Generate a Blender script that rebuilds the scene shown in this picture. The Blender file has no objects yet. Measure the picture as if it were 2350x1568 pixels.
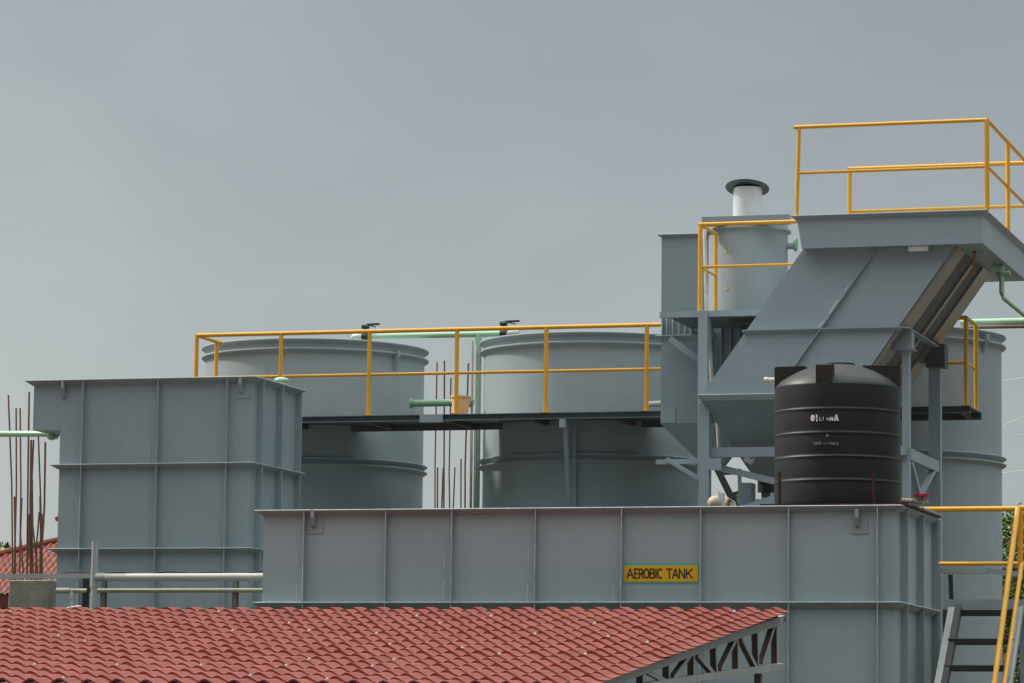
import bpy, bmesh, math, random
from mathutils import Vector, Matrix
random.seed(7)
S = bpy.context.scene
COL = S.collection
R_ = math.radians

# ------------------------------------------------------------------ camera
F, YAW, PITCH, ROLL = 8266.45, 0.28932, 0.112514, 0.011318      # fitted on the photo's three vanishing points
CAM = Vector((0, 0, 1.6))
fw = Vector((-math.sin(YAW)*math.cos(PITCH), math.cos(YAW)*math.cos(PITCH), math.sin(PITCH)))
r0 = Vector((math.cos(YAW), math.sin(YAW), 0)); u0 = r0.cross(fw)
rt = math.cos(ROLL)*r0 + math.sin(ROLL)*u0; up = -math.sin(ROLL)*r0 + math.cos(ROLL)*u0
cd = bpy.data.cameras.new('camera'); cam = bpy.data.objects.new('camera', cd); COL.objects.link(cam)
m = Matrix((rt, up, -fw)).transposed().to_4x4(); m.translation = CAM; cam.matrix_world = m
cd.sensor_width = 36; cd.lens = F*36/2350; cd.clip_start = 1; cd.clip_end = 3000
S.camera = cam
S.render.resolution_x, S.render.resolution_y = 1024, 683
S.view_settings.view_transform = 'Standard'; S.view_settings.look = 'None'
S.view_settings.exposure = 0; S.view_settings.gamma = 1

# ------------------------------------------------------------------ sky and sun
SUN_DIR = Vector((-1.0, 0.03, 1.05)).normalized()                # towards the sun
w = bpy.data.worlds.new('World'); S.world = w; w.use_nodes = True
nt = w.node_tree; nt.nodes.clear()
def N(nt, t, **kw):
    n = nt.nodes.new(t)
    for k, v in kw.items(): setattr(n, k, v)
    return n
out = N(nt, 'ShaderNodeOutputWorld'); add = N(nt, 'ShaderNodeAddShader')
bg1 = N(nt, 'ShaderNodeBackground'); bg2 = N(nt, 'ShaderNodeBackground')
sky = N(nt, 'ShaderNodeTexSky', sky_type='NISHITA', sun_disc=False)
sky.sun_elevation = math.asin(SUN_DIR.z); sky.sun_rotation = math.atan2(SUN_DIR.x, SUN_DIR.y)
sky.dust_density = 4; sky.air_density = 1.2
nt.links.new(sky.outputs[0], bg1.inputs[0]); bg1.inputs[1].default_value = 0.05*0.35
tc = N(nt, 'ShaderNodeTexCoord'); sep = N(nt, 'ShaderNodeSeparateXYZ'); nt.links.new(tc.outputs['Generated'], sep.inputs[0])
def math_(op, a, b, nt=nt):
    n = N(nt, 'ShaderNodeMath', operation=op)
    for i, v in enumerate((a, b)):
        if isinstance(v, (int, float)): n.inputs[i].default_value = v
        elif v is not None: nt.links.new(v, n.inputs[i])
    return n.outputs[0]
# cloud deck: a storm-grey bank ahead (+Y), out of view brightened overhead and darkened low behind
ramp = N(nt, 'ShaderNodeValToRGB'); e = ramp.color_ramp.elements
vt = math_('ADD', math_('MULTIPLY', sep.outputs['Z'], 1.0), math_('MULTIPLY', sep.outputs['X'], 0.36))
vt = math_('ADD', vt, 0.225)
noi = N(nt, 'ShaderNodeTexNoise'); noi.inputs['Scale'].default_value = 5.0; noi.inputs['Detail'].default_value = 3; noi.inputs['Roughness'].default_value = 0.5
nt.links.new(tc.outputs['Generated'], noi.inputs['Vector'])
vt = math_('ADD', vt, math_('MULTIPLY', math_('SUBTRACT', noi.outputs['Fac'], 0.5), 0.17))
no3 = N(nt, 'ShaderNodeTexNoise'); no3.inputs['Scale'].default_value = 17; no3.inputs['Detail'].default_value = 4; no3.inputs['Roughness'].default_value = 0.5; no3.inputs['Distortion'].default_value = 0.4
mpg = N(nt, 'ShaderNodeMapping'); mpg.inputs['Scale'].default_value = (1, 1, 1.8); nt.links.new(tc.outputs['Generated'], mpg.inputs[0]); nt.links.new(mpg.outputs[0], no3.inputs['Vector'])
vt = math_('ADD', vt, math_('MULTIPLY', math_('SUBTRACT', no3.outputs['Fac'], 0.5), 0.08))
nt.links.new(vt, ramp.inputs[0])
e[0].position = 0.06; e[0].color = (0.485, 0.505, 0.485, 1)
e[1].position = 0.42; e[1].color = (0.245, 0.274, 0.288, 1)
x = e.new(0.17); x.color = (0.410, 0.452, 0.455, 1)
x = e.new(0.27); x.color = (0.325, 0.364, 0.380, 1)
# brightness away from the bank
back = N(nt, 'ShaderNodeMapRange'); nt.links.new(sep.outputs['Y'], back.inputs[0])
back.inputs[1].default_value = 0.80; back.inputs[2].default_value = -0.6; back.inputs[3].default_value = 0; back.inputs[4].default_value = 1
mx = N(nt, 'ShaderNodeMix', data_type='RGBA'); nt.links.new(back.outputs[0], mx.inputs[0])
nt.links.new(ramp.outputs[0], mx.inputs[6]); mx.inputs[7].default_value = (0.13, 0.15, 0.15, 1)
zen = N(nt, 'ShaderNodeMapRange', interpolation_type='SMOOTHSTEP'); nt.links.new(sep.outputs['Z'], zen.inputs[0])
zen.inputs[1].default_value = 0.38; zen.inputs[2].default_value = 1.0; zen.inputs[3].default_value = 0; zen.inputs[4].default_value = 1
mz_ = N(nt, 'ShaderNodeMix', data_type='RGBA'); nt.links.new(zen.outputs[0], mz_.inputs[0]); nt.links.new(mx.outputs[2], mz_.inputs[6]); mz_.inputs[7].default_value = (2.25, 2.36, 2.30, 1)
nt.links.new(mz_.outputs[2], bg2.inputs[0]); bg2.inputs[1].default_value = 1.0
nt.links.new(bg1.outputs[0], add.inputs[0]); nt.links.new(bg2.outputs[0], add.inputs[1]); nt.links.new(add.outputs[0], out.inputs[0])

sd = bpy.data.lights.new('sun', 'SUN'); sun = bpy.data.objects.new('sun', sd); COL.objects.link(sun)
sd.energy = 3.6; sd.angle = R_(6); sd.color = (1.0, 0.93, 0.83)
sun.rotation_euler = SUN_DIR.to_track_quat('Z', 'Y').to_euler(); sun.location = (-20, 10, 30)

# ------------------------------------------------------------------ rays: photo points (2350 px wide) on real planes
def ray(px, py): return ((px-1175)*rt + (784-py)*up + F*fw)
def PY(px, py, Y):
    d = ray(px, py); return CAM + d*((Y-CAM.y)/d.y)
def PX(px, py, X):
    d = ray(px, py); return CAM + d*((X-CAM.x)/d.x)
def PZ(px, py, Z):
    d = ray(px, py); return CAM + d*((Z-CAM.z)/d.z)

# ------------------------------------------------------------------ materials
def rgb(c): return (c[0], c[1], c[2], 1)
def mat(name, c, rough=0.5, metal=0.0, var=0.10, scale=2.0, bump=0.0, bscale=40, c2=None, streak=0.0, spec=0.5):
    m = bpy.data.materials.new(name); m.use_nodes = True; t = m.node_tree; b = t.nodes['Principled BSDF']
    b.inputs['Roughness'].default_value = rough; b.inputs['Metallic'].default_value = metal
    b.inputs['Specular IOR Level'].default_value = spec
    tc = N(t, 'ShaderNodeTexCoord'); no = N(t, 'ShaderNodeTexNoise')
    no.inputs['Scale'].default_value = scale; no.inputs['Detail'].default_value = 6; no.inputs['Roughness'].default_value = 0.6
    t.links.new(tc.outputs['Object'], no.inputs['Vector'])
    mp = N(t, 'ShaderNodeMapRange'); t.links.new(no.outputs['Fac'], mp.inputs[0])
    mp.inputs[1].default_value = 0.3; mp.inputs[2].default_value = 0.7; mp.inputs[3].default_value = 0; mp.inputs[4].default_value = 1
    mi = N(t, 'ShaderNodeMix', data_type='RGBA')
    t.links.new(mp.outputs[0], mi.inputs[0])
    lo = c2 if c2 else tuple(v*(1-var) for v in c); hi = c if c2 else tuple(min(1, v*(1+var)) for v in c)
    mi.inputs[6].default_value = rgb(hi); mi.inputs[7].default_value = rgb(lo)
    colr = mi.outputs[2]
    if streak:
        ma = N(t, 'ShaderNodeMapping'); ma.inputs['Scale'].default_value = (9, 9, 0.35)
        t.links.new(tc.outputs['Object'], ma.inputs[0])
        n2 = N(t, 'ShaderNodeTexNoise'); n2.inputs['Scale'].default_value = 1.6; n2.inputs['Detail'].default_value = 5
        t.links.new(ma.outputs[0], n2.inputs['Vector'])
        r2 = N(t, 'ShaderNodeMapRange'); t.links.new(n2.outputs['Fac'], r2.inputs[0])
        r2.inputs[1].default_value = 0.5; r2.inputs[2].default_value = 0.8; r2.inputs[3].default_value = 0; r2.inputs[4].default_value = streak
        m3 = N(t, 'ShaderNodeMix', data_type='RGBA'); t.links.new(r2.outputs[0], m3.inputs[0]); t.links.new(colr, m3.inputs[6])
        m3.inputs[7].default_value = (0.16, 0.175, 0.17, 1); colr = m3.outputs[2]
    t.links.new(colr, b.inputs['Base Color'])
    rr = N(t, 'ShaderNodeMapRange'); t.links.new(no.outputs['Fac'], rr.inputs[0])
    rr.inputs[3].default_value = max(0, rough-0.08); rr.inputs[4].default_value = min(1, rough+0.12); t.links.new(rr.outputs[0], b.inputs['Roughness'])
    if bump:
        nb = N(t, 'ShaderNodeTexNoise'); nb.inputs['Scale'].default_value = bscale; nb.inputs['Detail'].default_value = 4
        t.links.new(tc.outputs['Object'], nb.inputs['Vector'])
        bu = N(t, 'ShaderNodeBump'); bu.inputs['Strength'].default_value = bump; bu.inputs['Distance'].default_value = 0.02
        t.links.new(nb.outputs['Fac'], bu.inputs['Height']); t.links.new(bu.outputs[0], b.inputs['Normal'])
    return m
M = {}
M['grey'] = mat('grey_tank_paint', (0.335, 0.395, 0.422), 0.47, var=0.07, scale=1.1, bump=0.22, bscale=1.8, streak=0.11)
M['greyb'] = mat('blue_grey_tank_paint', (0.272, 0.330, 0.362), 0.45, var=0.07, scale=1.2, bump=0.22, bscale=1.8, streak=0.09)
M['steel'] = mat('blue_grey_steel_paint', (0.315, 0.372, 0.415), 0.42, var=0.06, scale=2, bump=0.05, bscale=5, streak=0.06)
M['rib'] = mat('stiffener_paint', (0.31, 0.35, 0.37), 0.4, var=0.08, scale=4)
M['edge'] = mat('worn_edge_paint', (0.40, 0.45, 0.47), 0.45, var=0.25, scale=14)  # light caught along rib and flange edges, painted in as a lighter tone
M['chip'] = mat('bare_weld', (0.62, 0.68, 0.70), 0.4, var=0.1)
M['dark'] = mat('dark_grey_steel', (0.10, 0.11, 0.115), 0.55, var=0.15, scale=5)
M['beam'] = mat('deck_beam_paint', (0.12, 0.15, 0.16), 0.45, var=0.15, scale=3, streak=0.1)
M['lightsteel'] = mat('light_grey_steel', (0.36, 0.38, 0.37), 0.5, var=0.12, scale=5, streak=0.25)
M['primer'] = mat('brown_primer', (0.15, 0.13, 0.115), 0.7, c2=(0.10, 0.09, 0.083), scale=6)
M['rust'] = mat('dull_galvanised_sheet', (0.37, 0.33, 0.295), 0.32, metal=0.6, c2=(0.27, 0.265, 0.255), scale=1.5)  # warm reflections on the underside sheet, painted in as colour
M['yellow'] = mat('yellow_rail_paint', (0.80, 0.40, 0.035), 0.35, var=0.08, scale=6)
M['green'] = mat('mint_green_pipe_paint', (0.40, 0.60, 0.42), 0.38, var=0.08, scale=4)
M['dgreen'] = mat('green_pipe_paint', (0.25, 0.43, 0.28), 0.45, var=0.1, scale=4)
M['white'] = mat('weathered_white_pvc', (0.66, 0.66, 0.62), 0.45, c2=(0.42, 0.40, 0.36), scale=8)
M['cream'] = mat('cream_plastic', (0.52, 0.43, 0.33), 0.55, c2=(0.36, 0.28, 0.20), scale=9)
M['pvc'] = mat('grey_pvc_pipe', (0.36, 0.375, 0.38), 0.33, var=0.08, scale=5, streak=0.15)
M['pvc2'] = mat('light_grey_pvc_pipe', (0.52, 0.53, 0.50), 0.28, var=0.08, scale=5)
M['beige'] = mat('dusty_beige_pipe', (0.33, 0.33, 0.27), 0.6, var=0.2, scale=9)
M['mottle'] = mat('mottled_galvanised_angle', (0.25, 0.25, 0.23), 0.6, c2=(0.10, 0.10, 0.095), scale=30)
M['black'] = mat('black_polythene', (0.0065, 0.0075, 0.0095), 0.5, var=0.3, scale=3, bump=0.06, bscale=30)
M['blackdust'] = mat('dusty_black_polythene', (0.012, 0.011, 0.011), 0.8, c2=(0.035, 0.028, 0.023), scale=25)
M['blackiron'] = mat('black_iron', (0.02, 0.02, 0.022), 0.5)
M['handle'] = mat('dark_blue_valve_handle', (0.03, 0.035, 0.06), 0.5)
M['silver'] = mat('galvanised_sheet', (0.90, 0.92, 0.93), 0.3, metal=0.5, var=0.06, scale=9)
M['disc'] = mat('dark_green_grey_sheet', (0.055, 0.07, 0.07), 0.5, var=0.25, scale=9)
M['orange'] = mat('orange_bucket_plastic', (1.0, 0.58, 0.30), 0.5, var=0.08, scale=6)
M['red'] = mat('red_handwheel', (0.45, 0.02, 0.04), 0.4)
M['orangerust'] = mat('orange_primer_bracket', (0.40, 0.20, 0.07), 0.6, var=0.25, scale=20)
M['rebar'] = mat('rusty_rebar', (0.13, 0.065, 0.045), 0.8, c2=(0.20, 0.11, 0.06), scale=12)
M['concrete'] = mat('stained_concrete', (0.27, 0.26, 0.21), 0.85, c2=(0.17, 0.165, 0.13), scale=5, bump=0.4, bscale=30)
M['signy'] = mat('sign_yellow_paint', (0.80, 0.44, 0.01), 0.5, var=0.03)
M['signg'] = mat('sign_green_border', (0.13, 0.45, 0.33), 0.5, var=0.05)
M['letter'] = mat('brown_black_lettering', (0.035, 0.022, 0.018), 0.5)
M['mark'] = mat('white_print', (0.75, 0.70, 0.74), 0.5, var=0.2, scale=60)
M['maroon'] = mat('maroon_oxide_steel', (0.045, 0.013, 0.011), 0.7, var=0.3, scale=8)
M['tile'] = mat('red_tile_sheet', (0.30, 0.082, 0.064), 0.62, c2=(0.20, 0.052, 0.041), scale=3.2, bump=0.08, bscale=30, streak=0.12, spec=0.25)
M['tilelip'] = mat('dark_red_tile_lip', (0.23, 0.032, 0.024), 0.55, var=0.15, scale=8)  # lips darker and redder: shade and red bounce painted into the colour
M['tilefar'] = mat('faded_red_tiles', (0.27, 0.075, 0.05), 0.7, c2=(0.17, 0.047, 0.035), scale=5)
M['screw'] = mat('screw_washer', (0.62, 0.60, 0.56), 0.35, metal=0.3)
M['wall'] = mat('pale_plaster', (0.45, 0.40, 0.33), 0.85, var=0.15)
M['fascia'] = mat('dark_red_fascia', (0.13, 0.02, 0.02), 0.6)
M['ground'] = mat('dry_soil', (0.10, 0.09, 0.07), 0.95, c2=(0.06, 0.055, 0.04), scale=0.15, bump=0.5, bscale=3)
M['bark'] = mat('bark', (0.12, 0.09, 0.06), 0.9, bump=0.5, bscale=20)
M['leaf'] = mat('leaves', (0.15, 0.20, 0.06), 0.6, c2=(0.07, 0.11, 0.03), scale=1.4)
M['leaf2'] = mat('yellow_green_leaves', (0.22, 0.26, 0.07), 0.6, c2=(0.12, 0.16, 0.04), scale=1.4)
M['wire'] = mat('power_line_wire', (0.8, 0.78, 0.72), 0.5)
M['debris'] = mat('pale_dry_rag', (0.55, 0.52, 0.45), 0.9)
M['cable'] = mat('black_cable', (0.02, 0.02, 0.02), 0.6)

# ------------------------------------------------------------------ mesh builder
ROOTS = {}
class MB:
    def __init__(s): s.v = []; s.f = []; s.mi = []; s.sm = []; s.cur = 0
    def face(s, idx, smooth=False): s.f.append(idx); s.mi.append(s.cur); s.sm.append(smooth)
    def addv(s, pts):
        n = len(s.v); s.v += [Vector(p) for p in pts]; return n
    def box(s, a, b):
        x0, x1 = sorted((a[0], b[0])); y0, y1 = sorted((a[1], b[1])); z0, z1 = sorted((a[2], b[2]))
        n = s.addv([(x0,y0,z0),(x1,y0,z0),(x1,y1,z0),(x0,y1,z0),(x0,y0,z1),(x1,y0,z1),(x1,y1,z1),(x0,y1,z1)])
        for q in ((3,2,1,0),(4,5,6,7),(0,1,5,4),(1,2,6,5),(2,3,7,6),(3,0,4,7)): s.face([n+i for i in q])
        return s
    def hexa(s, p):      # 8 points: bottom loop, top loop
        n = s.addv(p)
        for q in ((3,2,1,0),(4,5,6,7),(0,1,5,4),(1,2,6,5),(2,3,7,6),(3,0,4,7)): s.face([n+i for i in q])
        return s
    def bar(s, p, q, wx, wz, ref=(0,0,1)):   # rectangular bar; wx across, wz along ref
        p, q = Vector(p), Vector(q); d = (q-p).normalized(); ref = Vector(ref)
        sd_ = d.cross(ref)
        if sd_.length < 1e-4: sd_ = d.cross(Vector((0,1,0)))
        sd_.normalize(); u = sd_.cross(d).normalized(); a = sd_*wx/2; b = u*wz/2
        return s.hexa([p-a-b, p+a-b, q+a-b, q-a-b, p-a+b, p+a+b, q+a+b, q-a+b])
    def tube(s, pts, r, n=12, cap=True):
        pts = [Vector(p) for p in pts]; rings = []
        rs = r if isinstance(r, (list, tuple)) else [r]*len(pts)
        for i, p in enumerate(pts):
            d = (pts[min(i+1, len(pts)-1)] - pts[max(i-1, 0)]).normalized()
            ref = Vector((0,0,1)) if abs(d.z) < 0.9 else Vector((0,1,0))
            a = d.cross(ref).normalized(); b = a.cross(d)
            if 0 < i < len(pts)-1:
                c = (pts[i]-pts[i-1]).normalized().dot(d); k = 1/max(0.5, c)
            else: k = 1
            rings.append(s.addv([p + (a*math.cos(t)+b*math.sin(t))*rs[i]*(1 if k == 1 else 1) for t in [2*math.pi*j/n for j in range(n)]]))
        for i in range(len(rings)-1):
            for j in range(n):
                s.face([rings[i]+j, rings[i]+(j+1) % n, rings[i+1]+(j+1) % n, rings[i+1]+j], True)
        if cap:
            s.face([rings[0]+j for j in range(n)][::-1]); s.face([rings[-1]+j for j in range(n)])
        return s
    def lathe(s, c, prof, n=64, a0=0, a1=2*math.pi, smooth=True):   # prof: (r,z)
        full = abs(a1-a0-2*math.pi) < 1e-6; m_ = n if full else n+1; base = []
        for r, z in prof:
            base.append(s.addv([(c[0]+r*math.cos(a0+(a1-a0)*j/n), c[1]+r*math.sin(a0+(a1-a0)*j/n), z) for j in range(m_)]))
        for i in range(len(prof)-1):
            for j in range(n):
                k = (j+1) % m_
                s.face([base[i]+j, base[i]+k, base[i+1]+k, base[i+1]+j], smooth)
        return s
    def extr(s, poly, vec):    # closed polygon extruded by vec
        n = len(poly); a = s.addv(poly); b = s.addv([Vector(p)+Vector(vec) for p in poly])
        s.face([a+i for i in range(n)]); s.face([b+i for i in range(n)][::-1])
        for i in range(n): s.face([a+i, b+i, b+(i+1) % n, a+(i+1) % n])
        return s
    def build(s, name, mats, parent=None, bevel=0.0):
        if not isinstance(mats, (list, tuple)): mats = [mats]
        me = bpy.data.meshes.new(name); off = Vector((0,0,0))
        p = parent
        while p is not None: off += p.location; p = p.parent
        o = bpy.data.objects.new(name, me); COL.objects.link(o)
        if parent is None:
            zs = min(v.z for v in s.v); cx = sum(v.x for v in s.v)/len(s.v); cy = sum(v.y for v in s.v)/len(s.v)
            off = Vector((cx, cy, zs)); o.location = off
        me.from_pydata([tuple(v-off) for v in s.v], [], s.f)
        for mm in mats: me.materials.append(mm)
        for i, p_ in enumerate(me.polygons): p_.material_index = s.mi[i]; p_.use_smooth = s.sm[i]
        bm = bmesh.new(); bm.from_mesh(me); bmesh.ops.recalc_face_normals(bm, faces=bm.faces); bm.to_mesh(me); bm.free()
        if any(s.sm): 
            try: me.set_sharp_from_angle(angle=R_(40))
            except Exception: pass
        if bevel:
            md = o.modifiers.new('bevel', 'BEVEL'); md.width = bevel; md.segments = 1; md.limit_method = 'ANGLE'
        if parent is not None: o.parent = parent
        return o
def tag(o, label=None, cat=None, group=None, kind=None):
    if label: o['label'] = label
    if cat: o['category'] = cat
    if group: o['group'] = group
    if kind: o['kind'] = kind
    return o
def thing(name, loc, label, cat, group=None):
    o = bpy.data.objects.new(name, None); COL.objects.link(o); o.location = loc; o.empty_display_size = 0.2
    return tag(o, label, cat, group)
def one(o, label, cat, group=None): return tag(o, label, cat, group)

# ------------------------------------------------------------------ ground
g = MB(); g.addv([(-900,-300,0),(900,-300,0),(900,2000,0),(-900,2000,0)]); g.face([0,1,2,3])
tag(g.build('ground', M['ground']), kind='structure')

# ------------------------------------------------------------------ rectangular stiffened tanks
def ring_flange(x0, x1, y0, y1, z, o_, drop, inner=0.0):
    """mitred angle running right round a rectangle, sloping back under its outer edge"""
    b = MB(); prof = [(-inner, z), (o_-0.004, z), (o_, z-0.004), (o_, z-0.010), (0.003, z-drop), (-inner, z-drop)]
    cs = []
    for (d, zz) in prof:
        cs.append(b.addv([(x0-d, y0-d, zz), (x1+d, y0-d, zz), (x1+d, y1+d, zz), (x0-d, y1+d, zz)]))
    n = len(prof)
    for i in range(n):
        for j in range(4):
            b.cur = 1 if i in (1, 2) else 0
            b.face([cs[i]+j, cs[i]+(j+1) % 4, cs[(i+1) % n]+(j+1) % 4, cs[(i+1) % n]+j])
    return b
def front_rib(x, y, z0, z1, o_, t=0.009):
    b = MB(); c = 0.003
    poly = [(x-t/2, y+0.002, z0), (x-t/2, y-o_+c, z0), (x, y-o_, z0), (x+t/2, y-o_+0.001, z0), (x+t/2, y+0.002, z0)]
    b.extr(poly, (0, 0, z1-z0)); b.mi[3] = b.mi[4] = 1; return b
def side_rib(x, y, z0, z1, o_, t=0.009):
    b = MB(); poly = [(x-0.002, y-t/2, z0), (x+o_-0.003, y-t/2, z0), (x+o_, y, z0), (x+o_, y+t/2, z0), (x-0.002, y+t/2, z0)]
    return b.extr(poly, (0, 0, z1-z0))
def open_tank(x0, x1, y0, y1, z0, z1, t=0.012):
    b = MB()
    b.box((x0, y0, z0), (x1, y0+t, z1)); b.box((x0, y1-t, z0), (x1, y1, z1))
    b.box((x0, y0+t, z0), (x0+t, y1-t, z1)); b.box((x1-t, y0+t, z0), (x1, y1-t, z1)); b.box((x0+t, y0+t, z1-0.35), (x1-t, y1-t, z1-0.34))
    return b
def lug(parent, px, yt, yb, Y, m_, o_=0.06, plate=True):
    """hook-shaped lifting lug under the flange, on a doubler plate"""
    zt = PY(px, yt, Y).z-0.012; zb = PY(px, yb, Y).z; x = PY(px, (yt+yb)/2, Y).x
    b = MB(); pr = [(0, zt), (-o_, zt), (-o_, zt-(zt-zb)*0.45), (-0.028, zb+0.015), (0, zb)]
    b.extr([(x-0.016, Y-0.006+p[0], p[1]) for p in pr], (0.032, 0, 0))
    l = b.build('lifting_lug', m_, parent)
    if plate:
        c = MB(); c.box((x-0.055, Y-0.007, zb-0.05), (x+0.085, Y-0.0005, zt-0.05)); c.build('doubler_plate', m_, l)
    return l
RB = 0.068
# aerobic tank
YA = 30.0
ax0 = PY(604, 1280, YA).x; ax1 = PY(2054, 1280, YA).x; az = PY(1300, 1164.5, YA-RB).z; am = PY(1300, 1381, YA-RB).z; ay1 = YA+1.83
tA = thing('aerobic_tank', ((ax0+ax1)/2, (YA+ay1)/2, 0), 'long low grey steel tank marked AEROBIC TANK on a yellow strip, behind the red roof', 'tank')
open_tank(ax0, ax1, YA, ay1, 0, az-0.002).build('shell', M['grey'], tA)
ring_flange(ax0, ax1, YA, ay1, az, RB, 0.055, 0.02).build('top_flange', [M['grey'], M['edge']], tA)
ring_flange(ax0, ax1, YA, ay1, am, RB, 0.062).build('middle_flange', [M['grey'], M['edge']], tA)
for px in (695, 883, 1035, 1227, 1425, 1607, 1809, 2013):
    x = PY(px+6*(3640-px)/3000, 1280, YA).x
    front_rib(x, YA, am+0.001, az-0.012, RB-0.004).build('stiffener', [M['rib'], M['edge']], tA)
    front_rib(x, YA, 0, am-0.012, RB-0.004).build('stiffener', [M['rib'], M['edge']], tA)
for yy in (30.27, 31.04, 31.79):
    side_rib(ax1, yy, am+0.001, az-0.012, RB-0.004).build('stiffener', M['greyb'], tA)
    side_rib(ax1, yy, 0, am-0.012, RB-0.004).build('stiffener', M['greyb'], tA)
lug(tA, 722, 1166, 1212, YA, M['rib']); lug(tA, 1969, 1166, 1212, YA, M['rib'])
for px, y0_, y1_ in ((682, 1262, 1297), (681, 1342, 1376), (1021, 1276, 1306), (1018, 1330, 1378), (1213, 1258, 1292), (1211, 1342, 1380), (1411, 1268, 1300), (1409, 1340, 1380)):
    a = PY(px, y0_, YA); c = PY(px-0.4, y1_, YA); MB().bar((a.x, YA-0.002, a.z), (c.x, YA-0.002, c.z), 0.0045, 0.003, (0,1,0)).build('weld_bead', M['chip'], tA)
# painted name
sg = MB(); a = PY(1426, 1292.5, YA); c = PY(1604, 1338.5, YA); sg.box((a.x, YA-0.004, c.z), (c.x, YA-0.0005, a.z)); sgo = sg.build('name_strip_border', M['signg'], tA)
sg = MB(); a = PY(1433, 1298.5, YA); c = PY(1602, 1334.5, YA); sg.box((a.x, YA-0.007, c.z), (c.x, YA-0.0045, a.z)); sg.build('name_strip', M['signy'], sgo)
def arc(cx, cy, rx, ry, a0, a1, n=10): return [(cx+rx*math.cos(R_(a0+(a1-a0)*i/n)), cy+ry*math.sin(R_(a0+(a1-a0)*i/n))) for i in range(n+1)]
GL = {'A': [[(0,0),(.5,1),(1,0)], [(.2,.33),(.8,.33)]], 'E': [[(1,1),(0,1),(0,0),(1,0)], [(0,.52),(.85,.52)]],
      'R': [[(0,0),(0,1),(.6,1)]+arc(.6,.75,.35,.25,90,-90,6)+[(0,.5)], [(.45,.5),(1,0)]], 'O': [arc(.5,.5,.5,.5,0,360,16)],
      'B': [[(0,0),(0,1),(.55,1)]+arc(.55,.76,.38,.24,90,-90,6)+[(0,.52)], [(.55,.52)]+arc(.55,.26,.45,.26,90,-90,6)+[(0,0)]],
      'I': [[(.5,0),(.5,1)]], 'C': [arc(.6,.5,.6,.5,55,305,14)], 'T': [[(0,1),(1,1)], [(.5,1),(.5,0)]], 'N': [[(0,0),(0,1),(1,0),(1,1)]],
      'K': [[(0,0),(0,1)], [(1,1),(.05,.42)], [(.3,.6),(1,0)]], 'L': [[(0,1),(0,0),(1,0)]], 'S': [arc(.5,.75,.5,.25,30,270,8)+arc(.5,.25,.5,.25,90,-150,8)],
      'X': [[(0,0),(1,1)], [(0,1),(1,0)]], '1': [[(.2,.8),(.55,1),(.55,0)]], '0': [arc(.5,.5,.5,.5,0,360,12)]}
def letters(b, spec, to3d, t):
    for ch, x0_, x1_, y0_, y1_ in spec:
        for st in GL[ch]:
            pts = [(x0_+(x1_-x0_)*p[0], y1_+(y0_-y1_)*p[1]) for p in st]
            for i in range(len(pts)-1):
                (xa, ya), (xb, yb) = pts[i], pts[i+1]; L_ = math.hypot(xb-xa, yb-ya)
                if L_ < 1e-6: continue
                nx, ny = -(yb-ya)/L_*t/2, (xb-xa)/L_*t/2; ex, ey = (xb-xa)/L_*t*.35, (yb-ya)/L_*t*.35
                q = [(xa+nx-ex, ya+ny-ey), (xa-nx-ex, ya-ny-ey), (xb-nx+ex, yb-ny+ey), (xb+nx+ex, yb+ny+ey)]
                k = b.addv([to3d(*p, 0) for p in q]+[to3d(*p, 1) for p in q])
                for f_ in ((0,1,2,3),(7,6,5,4),(0,4,5,1),(1,5,6,2),(2,6,7,3),(3,7,4,0)): b.face([k+j for j in f_])
def cv(c): return (2000+c/1.8077)*.57373
spec = [(ch, cv(a_), cv(b_), 1306.0, 1326.8) for ch, a_, b_ in (('A',920,966),('E',976,998),('R',1008,1036),('O',1043,1078),('B',1088,1118),('I',1125,1135),('C',1142,1172),('T',1206,1246),('A',1249,1290),('N',1299,1335),('K',1349,1390))]
def on_sign(px, py, far):
    p = PY(px, py, YA); return (p.x, YA-(0.0105 if not far else 0.0068), p.z)
for w_ in (spec[:7], spec[7:]):
    lt = MB(); letters(lt, w_, on_sign, 2.7); lt.build('lettering', M['letter'], sgo)

# left tank (tall, with an outlet box)
YL = 32.3
lx0 = PY(134, 1150, YL).x; lx1 = PY(571, 1150, YL).x; lxo = PY(77, 930, YL).x; ly1 = YL+1.30
lz = PY(400, 866, YL-RB).z; lm1 = PY(400, 1062, YL-RB).z; lm2 = PY(400, 1257, YL-RB).z; lzo = PY(100, 988, YL).z
tL = thing('settling_tank', ((lx0+lx1)/2, (YL+ly1)/2, 0), 'tall boxy blue-grey tank with grid stiffeners and a small overhanging box, at left', 'tank')
open_tank(lx0, lx1, YL, ly1, 0, lz-0.002).build('shell', M['greyb'], tL)
b = MB(); b.box((lxo, YL, lzo), (lx0-0.001, ly1, lz-0.002)); b.build('outlet_box', M['greyb'], tL)
ring_flange(lxo, lx1, YL, ly1, lz, RB, 0.055, 0.02).build('top_flange', [M['greyb'], M['rib']], tL)
for z in (lm1, lm2): ring_flange(lx0, lx1, YL, ly1, z, RB, 0.050).build('middle_flange', [M['greyb'], M['rib']], tL)
zs = [(0, lm2-0.012), (lm2+0.001, lm1-0.012), (lm1+0.001, lz-0.012)]
for px in (183, 356, 515):
    x = PY(px+6, 1150, YL).x
    for a, c in zs: front_rib(x, YL, a, c, RB-0.004).build('stiffener', [M['greyb'], M['rib']], tL)
for dy in (0.19, 0.73, 1.27):
    for a, c in zs: side_rib(lx1, YL+dy, a, c, RB-0.004).build('stiffener', M['greyb'], tL)
lug(tL, 149, 871, 914, YL, M['greyb'], plate=False); lug(tL, 556, 863, 902, YL, M['greyb'])
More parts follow.
